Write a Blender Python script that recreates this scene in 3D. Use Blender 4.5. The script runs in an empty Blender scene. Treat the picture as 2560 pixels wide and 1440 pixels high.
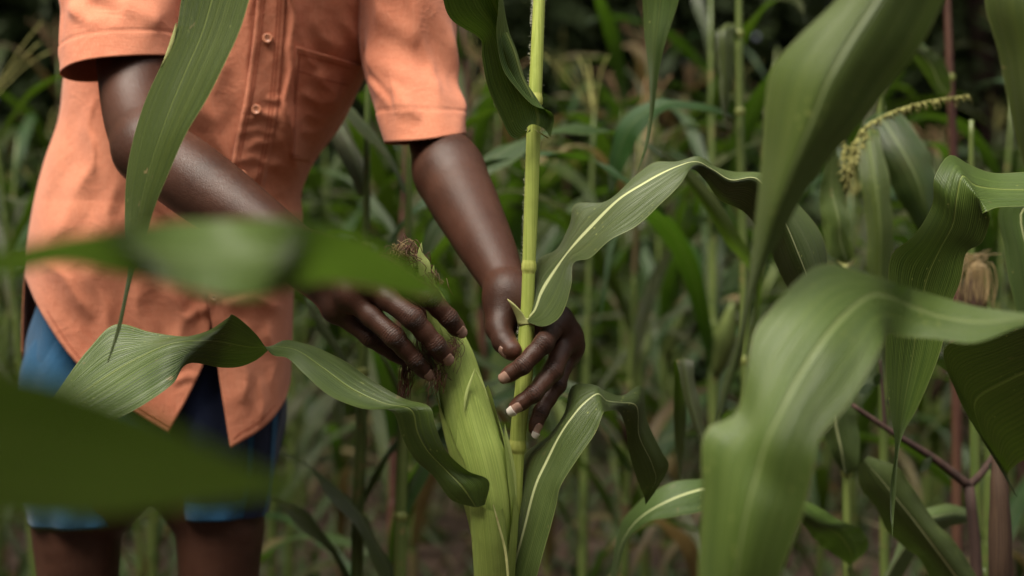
import bpy, math, random
import numpy as np
from mathutils import Vector, Matrix

R = math.radians
scene = bpy.context.scene
col = scene.collection

# ------------------------------------------------------------------ camera, light, exposure
CAM_Z = 0.88
LENS = 50.0
FPX = 2560.0 * LENS / 36.0            # focal length in photograph pixels
cam_data = bpy.data.cameras.new('camera')
cam_data.lens = LENS
cam_data.sensor_width = 36.0
cam_data.clip_start = 0.05
cam_data.clip_end = 400.0
cam_data.dof.use_dof = True
cam_data.dof.focus_distance = 1.415
cam_data.dof.aperture_fstop = 3.2
cam = bpy.data.objects.new('camera', cam_data)
cam.location = (0, 0, CAM_Z)
cam.rotation_euler = (R(90), 0, 0)
col.objects.link(cam)
scene.camera = cam

SUN_ELEV, SUN_AZ = 62.0, -40.0        # azimuth measured from behind the camera, negative = left
world = bpy.data.worlds.new('World')
scene.world = world
world.use_nodes = True
wn, wl = world.node_tree.nodes, world.node_tree.links
wn.clear()
w_out = wn.new('ShaderNodeOutputWorld')
w_bg = wn.new('ShaderNodeBackground')
w_sky = wn.new('ShaderNodeTexSky')
w_sky.sky_type = 'NISHITA'
w_sky.sun_disc = False
w_sky.sun_elevation = R(SUN_ELEV)
w_sky.sun_rotation = R(180 + SUN_AZ)
w_sky.air_density = 1.0
w_sky.dust_density = 4.0
w_sky.ozone_density = 1.0
w_hs = wn.new('ShaderNodeHueSaturation')
w_hs.inputs['Saturation'].default_value = 0.30      # overcast: nearly white sky
w_bg.inputs['Strength'].default_value = 0.055
wl.new(w_sky.outputs[0], w_hs.inputs['Color'])
wl.new(w_hs.outputs[0], w_bg.inputs['Color'])
wl.new(w_bg.outputs[0], w_out.inputs[0])

sun_data = bpy.data.lights.new('sun', 'SUN')
sun_data.energy = 3.3
sun_data.angle = R(36)
sun_data.color = (1.0, 0.93, 0.81)
sun = bpy.data.objects.new('sun', sun_data)
_ld = Vector((math.sin(R(SUN_AZ)) * math.cos(R(SUN_ELEV)), -math.cos(R(SUN_AZ)) * math.cos(R(SUN_ELEV)), math.sin(R(SUN_ELEV))))
sun.rotation_euler = _ld.to_track_quat('Z', 'Y').to_euler()
sun.location = _ld * 12
col.objects.link(sun)

vs = scene.view_settings
vs.view_transform = 'Standard'
vs.look = 'None'
vs.exposure = 1.32
vs.gamma = 1.0
vs.use_curve_mapping = False
scene.cycles.max_bounces = 7
scene.cycles.transparent_max_bounces = 8
scene.cycles.use_denoising = True

rng = np.random.default_rng(7)
random.seed(7)

# ------------------------------------------------------------------ helpers
def P(px, py, d):
    """photograph pixel + distance along the view axis (metres) -> world point"""
    return np.array(((px - 1280.0) / FPX * d, d, CAM_Z + (720.0 - py) / FPX * d))

def PL(rows):
    return np.array([P(*r) for r in rows])

def hermite(xs, ys, x):
    """Catmull-Rom style interpolation on uneven knots; ys may be vectors"""
    xs = np.asarray(xs, float); ys = np.asarray(ys, float)
    x = np.clip(np.asarray(x, float), xs[0], xs[-1])
    n = len(xs)
    m = np.zeros_like(ys)
    dx = np.diff(xs)
    sl = np.diff(ys, axis=0) / (dx.reshape((-1,) + (1,) * (ys.ndim - 1)))
    m[0], m[-1] = sl[0], sl[-1]
    for i in range(1, n - 1):
        a, b = dx[i - 1], dx[i]
        m[i] = (sl[i - 1] * b + sl[i] * a) / (a + b)
    i = np.clip(np.searchsorted(xs, x, side='right') - 1, 0, n - 2)
    h = dx[i]; t = (x - xs[i]) / h
    sh = t.shape + (1,) * (ys.ndim - 1)
    t = t.reshape(sh); h = h.reshape(sh)
    return ((2*t**3 - 3*t**2 + 1) * ys[i] + (t**3 - 2*t**2 + t) * h * m[i]
            + (-2*t**3 + 3*t**2) * ys[i + 1] + (t**3 - t**2) * h * m[i + 1])

def curve_pts(pts, n):
    pts = np.asarray(pts, float)
    s = np.concatenate([[0], np.cumsum(np.linalg.norm(np.diff(pts, axis=0), axis=1) + 1e-6)])
    return hermite(s, pts, np.linspace(0, s[-1], n))

class MB:
    """collects shapes; build() links them as one mesh object"""
    def __init__(self):
        self.v, self.f, self.uv, self.n = [], [], [], 0
    def add(self, v, f, uv=None):
        v = np.asarray(v, float)
        self.v.append(v)
        for q in f:
            self.f.append(tuple(int(i) + self.n for i in q))
        self.uv.append(np.asarray(uv, float) if uv is not None else np.zeros((len(v), 2)))
        self.n += len(v)
        return self
    def grid(self, G, uv=None, closed=False):
        """G: (n, m, 3) array; closed wraps the second axis"""
        n, m = G.shape[:2]
        f = []
        mm = m if closed else m - 1
        for i in range(n - 1):
            for j in range(mm):
                j2 = (j + 1) % m
                f.append((i*m + j, i*m + j2, (i+1)*m + j2, (i+1)*m + j))
        if uv is None:
            U, V = np.meshgrid(np.linspace(0, 1, m), np.linspace(0, 1, n))
            uv = np.stack([U, V], -1)
        return self.add(G.reshape(-1, 3), f, uv.reshape(-1, 2))
    def tube(self, pts, rad, seg=10, caps=True, ell=None):
        pts = np.asarray(pts, float)
        n = len(pts)
        rad = np.broadcast_to(np.asarray(rad, float), (n,))
        T = np.gradient(pts, axis=0)
        T /= np.linalg.norm(T, axis=1)[:, None] + 1e-9
        up = np.array((0, 1, 0.13)) if abs(T[0, 1]) < 0.85 else np.array((1, 0, 0.1))
        rings = []
        a = np.linspace(0, 2*np.pi, seg, endpoint=False)
        prev = None
        for i in range(n):
            s = up - T[i] * up.dot(T[i]) if prev is None else prev - T[i] * prev.dot(T[i])
            s /= np.linalg.norm(s) + 1e-9
            prev = s
            b = np.cross(T[i], s)
            rings.append(pts[i] + rad[i] * (np.cos(a)[:, None] * s + np.sin(a)[:, None] * b))
        base = self.n
        self.grid(np.array(rings), closed=True)
        if caps:
            self.f.append(tuple(base + j for j in range(seg))[::-1])
            self.f.append(tuple(base + (n-1)*seg + j for j in range(seg)))
        return self
    def mesh(self, name, mat, smooth=True):
        me = bpy.data.meshes.new(name)
        V = np.concatenate(self.v)
        me.from_pydata(V.tolist(), [], self.f)
        UV = np.concatenate(self.uv)
        lay = me.uv_layers.new(name='UVMap')
        li = np.zeros(len(me.loops), np.int32)
        me.loops.foreach_get('vertex_index', li)
        lay.data.foreach_set('uv', UV[li].astype(np.float32).ravel())
        if smooth:
            me.polygons.foreach_set('use_smooth', np.ones(len(me.polygons), bool))
        if mat is not None:
            me.materials.append(mat)
        me.update()
        return me
    def build(self, name, mat, parent=None, smooth=True):
        return link(name, self.mesh(name, mat, smooth), parent)

def link(name, data, parent=None):
    o = bpy.data.objects.new(name, data)
    col.objects.link(o)
    if parent is not None:
        o.parent = parent
        o.matrix_parent_inverse = Matrix.Translation(-Vector(parent.location))
    return o

def tag(o, label=None, cat=None, group=None, kind=None):
    if label: o['label'] = label
    if cat: o['category'] = cat
    if group: o['group'] = group
    if kind: o['kind'] = kind
    return o

def empty(name, loc, label, cat, group=None):
    o = bpy.data.objects.new(name, None)
    o.location = Vector([float(c) for c in loc])
    o.empty_display_size = 0.05
    col.objects.link(o)
    return tag(o, label, cat, group)

# ------------------------------------------------------------------ materials
class NT:
    def __init__(self, name):
        self.m = bpy.data.materials.new(name)
        self.m.use_nodes = True
        self.t = self.m.node_tree
        self.t.nodes.clear()
    def n(self, kind, **kw):
        nd = self.t.nodes.new(kind)
        for k, v in kw.items():
            if k.startswith('i_'):
                key = k[2:]
                key = int(key) if key.isdigit() else key.replace('_', ' ')
                nd.inputs[key].default_value = v
            else:
                setattr(nd, k, v)
        return nd
    def l(self, a, b):
        self.t.links.new(a, b)
    def math(self, op, a, b=None, c=None, clamp=False):
        nd = self.n('ShaderNodeMath', operation=op, use_clamp=clamp)
        for i, x in enumerate((a, b, c)):
            if x is None: continue
            if isinstance(x, (int, float)): nd.inputs[i].default_value = x
            else: self.l(x, nd.inputs[i])
        return nd.outputs[0]
    def mix(self, fac, a, b, mode='MIX'):
        nd = self.n('ShaderNodeMix', data_type='RGBA', blend_type=mode)
        for i, x in ((0, fac), (6, a), (7, b)):
            if isinstance(x, (int, float)): nd.inputs[i].default_value = x
            elif isinstance(x, tuple): nd.inputs[i].default_value = x if len(x) == 4 else x + (1,)
            else: self.l(x, nd.inputs[i])
        return nd.outputs[2]
    def ramp(self, fac, stops):
        nd = self.n('ShaderNodeValToRGB')
        el = nd.color_ramp.elements
        while len(el) < len(stops): el.new(0.5)
        for e, (p, c) in zip(el, stops):
            e.position = p
            e.color = c if len(c) == 4 else tuple(c) + (1,)
        self.l(fac, nd.inputs[0])
        return nd.outputs[0]
    def sstep(self, x, a, b):
        nd = self.n('ShaderNodeMapRange', interpolation_type='SMOOTHSTEP')
        self.l(x, nd.inputs[0])
        nd.inputs[1].default_value = a
        nd.inputs[2].default_value = b
        return nd.outputs[0]
    def noise(self, vec, scale, detail=4, rough=0.6, dist=0.0):
        nd = self.n('ShaderNodeTexNoise', i_Scale=scale, i_Detail=detail, i_Roughness=rough, i_Distortion=dist)
        self.l(vec, nd.inputs['Vector'])
        return nd.outputs[0]
    def scaled(self, vec, s):
        nd = self.n('ShaderNodeVectorMath', operation='MULTIPLY')
        self.l(vec, nd.inputs[0])
        nd.inputs[1].default_value = s
        return nd.outputs[0]

def leaf_material(name, dark, light, rib, rib_w=0.030, transl=0.16, transl_col=(0.10, 0.22, 0.006), rough=0.43,
                  speck=0.60, hue_var=0.12, brown=0.0):
    k = NT(name)
    uv = k.n('ShaderNodeUVMap')
    sep = k.n('ShaderNodeSeparateXYZ')
    k.l(uv.outputs[0], sep.inputs[0])
    u, v = sep.outputs[0], sep.outputs[1]
    oi = k.n('ShaderNodeObjectInfo')
    geo = k.n('ShaderNodeTexCoord')
    rnd = oi.outputs['Random']
    off = k.n('ShaderNodeVectorMath', operation='ADD')
    k.l(geo.outputs['Object'], off.inputs[0])
    k.l(k.math('MULTIPLY', rnd, 37.0), off.inputs[1])
    pos = off.outputs[0]
    # long streaks that follow the veins
    st = k.n('ShaderNodeCombineXYZ')
    k.l(k.math('MULTIPLY', u, 46.0), st.inputs[0]); k.l(k.math('MULTIPLY', v, 2.2), st.inputs[1]); k.l(k.math('MULTIPLY', rnd, 19.0), st.inputs[2])
    streak = k.noise(st.outputs[0], 1.0, 3, 0.6)
    st2 = k.n('ShaderNodeCombineXYZ')
    k.l(k.math('MULTIPLY', u, 9.0), st2.inputs[0]); k.l(k.math('MULTIPLY', v, 1.6), st2.inputs[1]); k.l(k.math('MULTIPLY', rnd, 7.0), st2.inputs[2])
    wide = k.noise(st2.outputs[0], 1.0, 3, 0.5)
    blot = k.noise(pos, 9.0, 4, 0.6)
    c = k.mix(k.sstep(streak, 0.30, 0.70), dark, light)
    c = k.mix(k.math('MULTIPLY', k.sstep(wide, 0.40, 0.75), 0.45), c, light)
    c = k.mix(k.math('MULTIPLY', k.sstep(blot, 0.45, 0.8), 0.35), c, tuple(x * 1.35 for x in light))
    hs = k.n('ShaderNodeHueSaturation')
    k.l(k.math('ADD', 0.5 - hue_var * 0.18, k.math('MULTIPLY', rnd, hue_var * 0.30)), hs.inputs['Hue'])
    k.l(k.math('ADD', 0.80, k.math('MULTIPLY', rnd, 0.45)), hs.inputs['Value'])
    k.l(c, hs.inputs['Color'])
    c = hs.outputs[0]
    vl = k.math('MULTIPLY', k.sstep(k.math('SINE', k.math('MULTIPLY', u, 190.0)), 0.1, 0.9), 0.48)
    c = k.mix(vl, c, tuple(0.55 * x for x in dark))
    # pale chlorotic specks
    vo = k.n('ShaderNodeTexVoronoi', i_Scale=150.0)
    k.l(k.scaled(pos, (1.0, 1.0, 0.8)), vo.inputs['Vector'])
    sp = k.math('MULTIPLY', k.math('SUBTRACT', 1.0, k.sstep(vo.outputs['Distance'], 0.10, 0.22)), k.sstep(k.noise(pos, 22.0, 2, 0.5), 0.53, 0.66))
    c = k.mix(k.math('MULTIPLY', sp, speck), c, (0.30, 0.33, 0.09))
    if brown > 0:
        b = k.math('MULTIPLY', k.sstep(k.noise(pos, 5.0, 5, 0.65), 0.50, 0.68), brown)
        c = k.mix(b, c, (0.23, 0.15, 0.065))
    mk = k.math('MULTIPLY', k.sstep(k.noise(pos, 55.0, 3, 0.7), 0.66, 0.72), k.sstep(k.noise(pos, 6.0, 2, 0.5), 0.48, 0.60))
    c = k.mix(k.math('MULTIPLY', mk, 0.7), c, (0.20, 0.15, 0.06))
    # midrib, narrowing to the tip, pale leaf margin
    du = k.math('ABSOLUTE', k.math('SUBTRACT', u, 0.5))
    w = k.math('MULTIPLY', k.math('SUBTRACT', 1.05, v), rib_w)
    q = k.math('DIVIDE', du, w)
    ribm = k.math('SUBTRACT', 1.0, k.sstep(q, 0.55, 1.25))
    c = k.mix(k.math('MULTIPLY', ribm, 0.9), c, rib)
    edge = k.sstep(du, 0.485, 0.5)
    c = k.mix(k.math('MULTIPLY', edge, 0.55), c, (0.22, 0.24, 0.08))
    # relief: fine veins, wide pleats, rib
    veins = k.math('SINE', k.math('MULTIPLY', u, 230.0))
    h = k.math('ADD', k.math('MULTIPLY', veins, 0.16), k.math('MULTIPLY', streak, 0.6))
    h = k.math('ADD', h, k.math('MULTIPLY', wide, 1.3))
    h = k.math('ADD', h, k.math('MULTIPLY', ribm, 0.7))
    bp = k.n('ShaderNodeBump', i_Strength=0.8, i_Distance=0.0017)
    k.l(h, bp.inputs['Height'])
    bs = k.n('ShaderNodeBsdfPrincipled', i_Roughness=rough)
    bs.inputs['Specular IOR Level'].default_value = 0.5
    bs.inputs['Sheen Weight'].default_value = 0.03
    bs.inputs['Sheen Roughness'].default_value = 0.4
    k.l(c, bs.inputs['Base Color'])
    k.l(k.math('ADD', rough - 0.10, k.math('MULTIPLY', blot, 0.22)), bs.inputs['Roughness'])
    k.l(bp.outputs[0], bs.inputs['Normal'])
    tr = k.n('ShaderNodeBsdfTranslucent')
    k.l(k.mix(0.55, c, transl_col), tr.inputs['Color'])
    mx = k.n('ShaderNodeMixShader', i_0=transl)
    k.l(bs.outputs[0], mx.inputs[1]); k.l(tr.outputs[0], mx.inputs[2])
    out = k.n('ShaderNodeOutputMaterial')
    k.l(mx.outputs[0], out.inputs[0])
    return k.m

def streak_material(name, dark, light, rough=0.45, scale=(120, 120, 3.0), bump=0.4, spots=None, dist=0.0012, use_uv=None):
    """plant stalks, husks, twigs: colour and relief drawn out along the local z axis (or along v of the uv)"""
    k = NT(name)
    oi = k.n('ShaderNodeObjectInfo')
    if use_uv:
        uv = k.n('ShaderNodeUVMap')
        vec = k.scaled(uv.outputs[0], (use_uv[0], use_uv[1], 1))
    else:
        tc = k.n('ShaderNodeTexCoord')
        vec = k.scaled(tc.outputs['Object'], scale)
    add = k.n('ShaderNodeVectorMath', operation='ADD')
    k.l(vec, add.inputs[0]); k.l(k.math('MULTIPLY', oi.outputs['Random'], 23.0), add.inputs[1])
    s = k.noise(add.outputs[0], 1.0, 4, 0.6)
    tc2 = k.n('ShaderNodeTexCoord')
    b = k.noise(tc2.outputs['Object'], 14.0, 4, 0.6)
    c = k.mix(k.sstep(s, 0.32, 0.70), dark, light)
    c = k.mix(k.math('MULTIPLY', k.sstep(b, 0.42, 0.75), 0.5), c, tuple(0.72 * x for x in dark))
    if spots:
        b2 = k.noise(tc2.outputs['Object'], 34.0, 5, 0.7)
        c = k.mix(k.math('MULTIPLY', k.sstep(b2, 0.56, 0.70), 0.6), c, spots)
    bp = k.n('ShaderNodeBump', i_Strength=bump, i_Distance=dist)
    k.l(s, bp.inputs['Height'])
    bs = k.n('ShaderNodeBsdfPrincipled', i_Roughness=rough)
    bs.inputs['Specular IOR Level'].default_value = 0.4
    bs.inputs['Subsurface Weight'].default_value = 0.0
    k.l(c, bs.inputs['Base Color']); k.l(bp.outputs[0], bs.inputs['Normal'])
    out = k.n('ShaderNodeOutputMaterial')
    k.l(bs.outputs[0], out.inputs[0])
    return k.m

def plain_material(name, colr, rough=0.6, spec=0.4, var=0.25, scale=30.0, bump=0.2, dist=0.001):
    k = NT(name)
    tc = k.n('ShaderNodeTexCoord')
    nz = k.noise(tc.outputs['Object'], scale, 5, 0.6)
    c = k.mix(nz, tuple(x * (1 - var) for x in colr), tuple(min(1, x * (1 + var)) for x in colr))
    bp = k.n('ShaderNodeBump', i_Strength=bump, i_Distance=dist)
    k.l(nz, bp.inputs['Height'])
    bs = k.n('ShaderNodeBsdfPrincipled', i_Roughness=rough)
    bs.inputs['Specular IOR Level'].default_value = spec
    k.l(c, bs.inputs['Base Color']); k.l(bp.outputs[0], bs.inputs['Normal'])
    out = k.n('ShaderNodeOutputMaterial')
    k.l(bs.outputs[0], out.inputs[0])
    return k.m

def cloth_material(name, c0, c1, worn=None, weave=900.0, rough=0.85):
    k = NT(name)
    tc = k.n('ShaderNodeTexCoord')
    pos = tc.outputs['Object']
    b = k.noise(pos, 6.0, 5, 0.6)
    f = k.noise(pos, 60.0, 4, 0.7)
    slub = k.noise(k.scaled(pos, (900.0, 900.0, 60.0)), 1.0, 2, 0.5)
    slub2 = k.noise(k.scaled(pos, (60.0, 60.0, 900.0)), 1.0, 2, 0.5)
    c = k.mix(k.sstep(b, 0.30, 0.72), c0, c1)
    c = k.mix(k.math('MULTIPLY', k.sstep(f, 0.35, 0.75), 0.30), c, tuple(min(1, x * 1.18) for x in c1))
    c = k.mix(k.math('MULTIPLY', k.sstep(slub, 0.40, 0.75), 0.22), c, worn or tuple(min(1, x * 1.3) for x in c1))
    c = k.mix(k.math('MULTIPLY', k.sstep(slub2, 0.42, 0.75), 0.18), c, tuple(0.75 * x for x in c0))
    h = k.math('ADD', k.math('MULTIPLY', k.math('ADD', slub, slub2), 0.25), k.math('MULTIPLY', f, 0.6))
    crs = k.noise(pos, 17.0, 3, 0.5, 1.6)
    ridge = k.math('POWER', k.math('SUBTRACT', 1.0, k.math('ABSOLUTE', k.math('SUBTRACT', k.math('MULTIPLY', crs, 2.0), 1.0))), 4.0)
    h = k.math('ADD', h, k.math('MULTIPLY', ridge, 0.35))
    bp = k.n('ShaderNodeBump', i_Strength=0.5, i_Distance=0.0022)
    k.l(h, bp.inputs['Height'])
    bs = k.n('ShaderNodeBsdfPrincipled', i_Roughness=rough)
    bs.inputs['Specular IOR Level'].default_value = 0.15
    bs.inputs['Sheen Weight'].default_value = 0.12
    k.l(c, bs.inputs['Base Color']); k.l(bp.outputs[0], bs.inputs['Normal'])
    out = k.n('ShaderNodeOutputMaterial')
    k.l(bs.outputs[0], out.inputs[0])
    return k.m

M = {}
M['leaf'] = leaf_material('maize_leaf', (0.032, 0.060, 0.006), (0.072, 0.108, 0.015), (0.15, 0.19, 0.040))
M['leaf_rib'] = leaf_material('maize_leaf_white_rib', (0.040, 0.070, 0.013), (0.074, 0.110, 0.026), (0.50, 0.54, 0.26), rib_w=0.042, transl=0.15)
M['leaf_soft'] = leaf_material('maize_leaf_pale', (0.053, 0.088, 0.012), (0.096, 0.134, 0.026), (0.17, 0.215, 0.07), rib_w=0.05, transl=0.30)
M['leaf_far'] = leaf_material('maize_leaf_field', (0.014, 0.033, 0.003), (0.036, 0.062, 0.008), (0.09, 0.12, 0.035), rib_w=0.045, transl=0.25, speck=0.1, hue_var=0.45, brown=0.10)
M['leaf_dry'] = leaf_material('maize_leaf_dry', (0.105, 0.080, 0.030), (0.18, 0.14, 0.060), (0.20, 0.165, 0.085), transl=0.2, transl_col=(0.3, 0.2, 0.06), speck=0.1)
M['stalk'] = streak_material('maize_stalk', (0.27, 0.33, 0.060), (0.42, 0.48, 0.115), scale=(420, 420, 5.0))
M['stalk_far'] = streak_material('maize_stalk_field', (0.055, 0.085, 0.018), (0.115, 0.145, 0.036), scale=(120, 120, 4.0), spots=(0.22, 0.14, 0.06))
M['stalk_purple'] = streak_material('maize_stalk_purple', (0.050, 0.016, 0.014), (0.095, 0.048, 0.028), scale=(120, 120, 4.0))
M['node'] = streak_material('maize_node', (0.30, 0.33, 0.06), (0.46, 0.48, 0.13), scale=(200, 200, 40.0))
M['husk'] = streak_material('ear_husk', (0.205, 0.285, 0.050), (0.37, 0.445, 0.105), rough=0.55, use_uv=(95, 2.5), bump=0.8, dist=0.0013)
M['husk_pale'] = streak_material('ear_husk_pale', (0.27, 0.34, 0.085), (0.44, 0.50, 0.17), rough=0.55, use_uv=(60, 3.0), bump=0.5)
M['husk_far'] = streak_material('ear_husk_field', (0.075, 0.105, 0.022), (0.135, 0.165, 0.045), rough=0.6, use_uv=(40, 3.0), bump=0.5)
M['node_far'] = streak_material('maize_node_field', (0.12, 0.14, 0.03), (0.19, 0.21, 0.06), scale=(200, 200, 40.0))
M['collar'] = streak_material('leaf_collar', (0.34, 0.36, 0.13), (0.48, 0.47, 0.20), scale=(60, 60, 60), spots=(0.28, 0.16, 0.07))
M['silk'] = plain_material('silk_brown', (0.085, 0.030, 0.016), 0.5, 0.4)
M['silk_pale'] = plain_material('silk_pale', (0.32, 0.23, 0.11), 0.5, 0.4)
M['tassel'] = plain_material('tassel_green', (0.24, 0.23, 0.075), 0.7, 0.2, var=0.5, scale=120)
M['tassel_dry'] = plain_material('tassel_dry', (0.23, 0.145, 0.075), 0.8, 0.2, var=0.4, scale=120)
M['twig'] = streak_material('twig_bark', (0.022, 0.010, 0.007), (0.050, 0.024, 0.016), rough=0.85, scale=(90, 90, 12))
M['husk_dry'] = streak_material('ear_husk_dry', (0.038, 0.018, 0.010), (0.070, 0.040, 0.020), rough=0.8, use_uv=(50, 3), spots=(0.05, 0.015, 0.011))

# ------------------------------------------------------------------ leaf builders
def leaf_from_rows(rows, ns=56, nk=13, ruffle=0.0, seed=0, flip=False):
    """rows: control rows from base to tip; each row lists cross points (px,py,d,...) from one margin to the other"""
    Rw = []
    for r in rows:
        r = np.asarray(r, float).reshape(-1, 3)
        Rw.append([P(*q) for q in r])
    Rw = np.array(Rw)                                  # rows, k, 3
    k = Rw.shape[1]
    mid = Rw.mean(axis=1)
    s = np.concatenate([[0], np.cumsum(np.linalg.norm(np.diff(mid, axis=0), axis=1) + 0.004)])
    ss = np.linspace(0, s[-1], ns)
    G = hermite(s, Rw, ss)                             # ns, k, 3
    uk = np.linspace(0, 1, k)
    uu = np.linspace(0, 1, nk)
    out = np.stack([hermite(uk, G[i], uu) for i in range(ns)])
    if ruffle > 0:
        rg = np.random.default_rng(seed)
        du = np.gradient(out, axis=1); dv = np.gradient(out, axis=0)
        N = np.cross(du, dv); N /= np.linalg.norm(N, axis=2)[:, :, None] + 1e-9
        ph = rg.uniform(0, 6.3, 2)
        e = np.abs(uu * 2 - 1) ** 2
        sv = ss / s[-1]
        for side in (0, 1):
            msk = (uu < 0.5) if side == 0 else (uu >= 0.5)
            wv = np.sin(sv * (26 + 7 * side) + ph[side]) * 0.6 + np.sin(sv * 47 + ph[1 - side]) * 0.4
            wv *= np.clip(sv * 6, 0, 1) * np.clip((1 - sv) * 5, 0, 1)
            out[:, msk] += (N[:, msk] * (wv[:, None] * e[msk][None, :] * ruffle)[:, :, None])
    return out

def leaf_part(parent, rows, mat='leaf', ns=56, nk=13, ruffle=0.0015, seed=0, name='leaf'):
    return MB().grid(leaf_from_rows(rows, ns, nk, ruffle, seed)).build(name, M[mat], parent)

def arc_leaf(base, az, L, W, th0, th1, rg, ns=22, nk=6, fold=0.35, power=1.2, twist=0.0):
    """a maize leaf that rises from base and arches over; local coordinates, z up"""
    s = np.linspace(0, 1, ns)
    th = th0 + (th1 - th0) * s ** power
    azs = az + rg.uniform(-0.5, 0.5) * s ** 2
    ds = L / (ns - 1)
    d = np.stack([np.sin(th) * np.cos(azs), np.sin(th) * np.sin(azs), np.cos(th)], 1)
    pts = np.asarray(base, float) + np.concatenate([[[0, 0, 0]], np.cumsum((d[:-1] + d[1:]) / 2 * ds, axis=0)])
    w = W * np.clip((0.45 + 2.2 * s) , 0, 1) * np.clip((1 - s) / 0.55, 0, 1) ** 0.75
    side = np.stack([-np.sin(azs), np.cos(azs), np.zeros(ns)], 1)
    up = np.cross(d, side) * -1.0
    roll = twist * s ** 1.5
    sd = side * np.cos(roll)[:, None] + up * np.sin(roll)[:, None]
    un = up * np.cos(roll)[:, None] - side * np.sin(roll)[:, None]
    u = np.linspace(-1, 1, nk)
    ph = rg.uniform(0, 6.28, 2)
    G = np.zeros((ns, nk, 3))
    for j, uj in enumerate(u):
        ruf = 0.10 * W * uj * uj * np.sin(s * 24 + (ph[0] if uj > 0 else ph[1])) * np.clip(s * 5, 0, 1)
        G[:, j] = pts + sd * (w * uj / 2)[:, None] + un * ((abs(uj) * fold * w / 2) * (1 - 0.6 * s) + ruf)[:, None]
    return G

def tassel_mesh(mb, top, rg, n=9, L=0.22, droop=0.5, r=0.0022, bead=True):
    top = np.asarray(top, float)
    for i in range(n):
        az = rg.uniform(0, 6.28); th = 0.08 if i == 0 else rg.uniform(0.25, 0.75)
        l = L * rg.uniform(0.7, 1.05)
        s = np.linspace(0, 1, 9)
        t = th + droop * s ** 2 * rg.uniform(0.3, 1.2)
        d = np.stack([np.sin(t) * np.cos(az), np.sin(t) * np.sin(az), np.cos(t)], 1)
        st = top - np.array((0, 0, rg.uniform(0, 0.06)))
        pts = st + np.concatenate([[[0, 0, 0]], np.cumsum(d[:-1] * l / 8, axis=0)])
        mb.tube(pts, np.linspace(r, r * 0.6, 9), 4)
        if bead:
            for q in np.linspace(0.15, 1, 16):
                c = np.array([np.interp(q, s, pts[:, a]) for a in range(3)])
                o = rg.normal(0, 1, 3); o /= np.linalg.norm(o)
                mb.tube([c, c + o * 0.004 + (0, 0, -0.003)], [r * 1.3, r * 0.6], 4)

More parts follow.
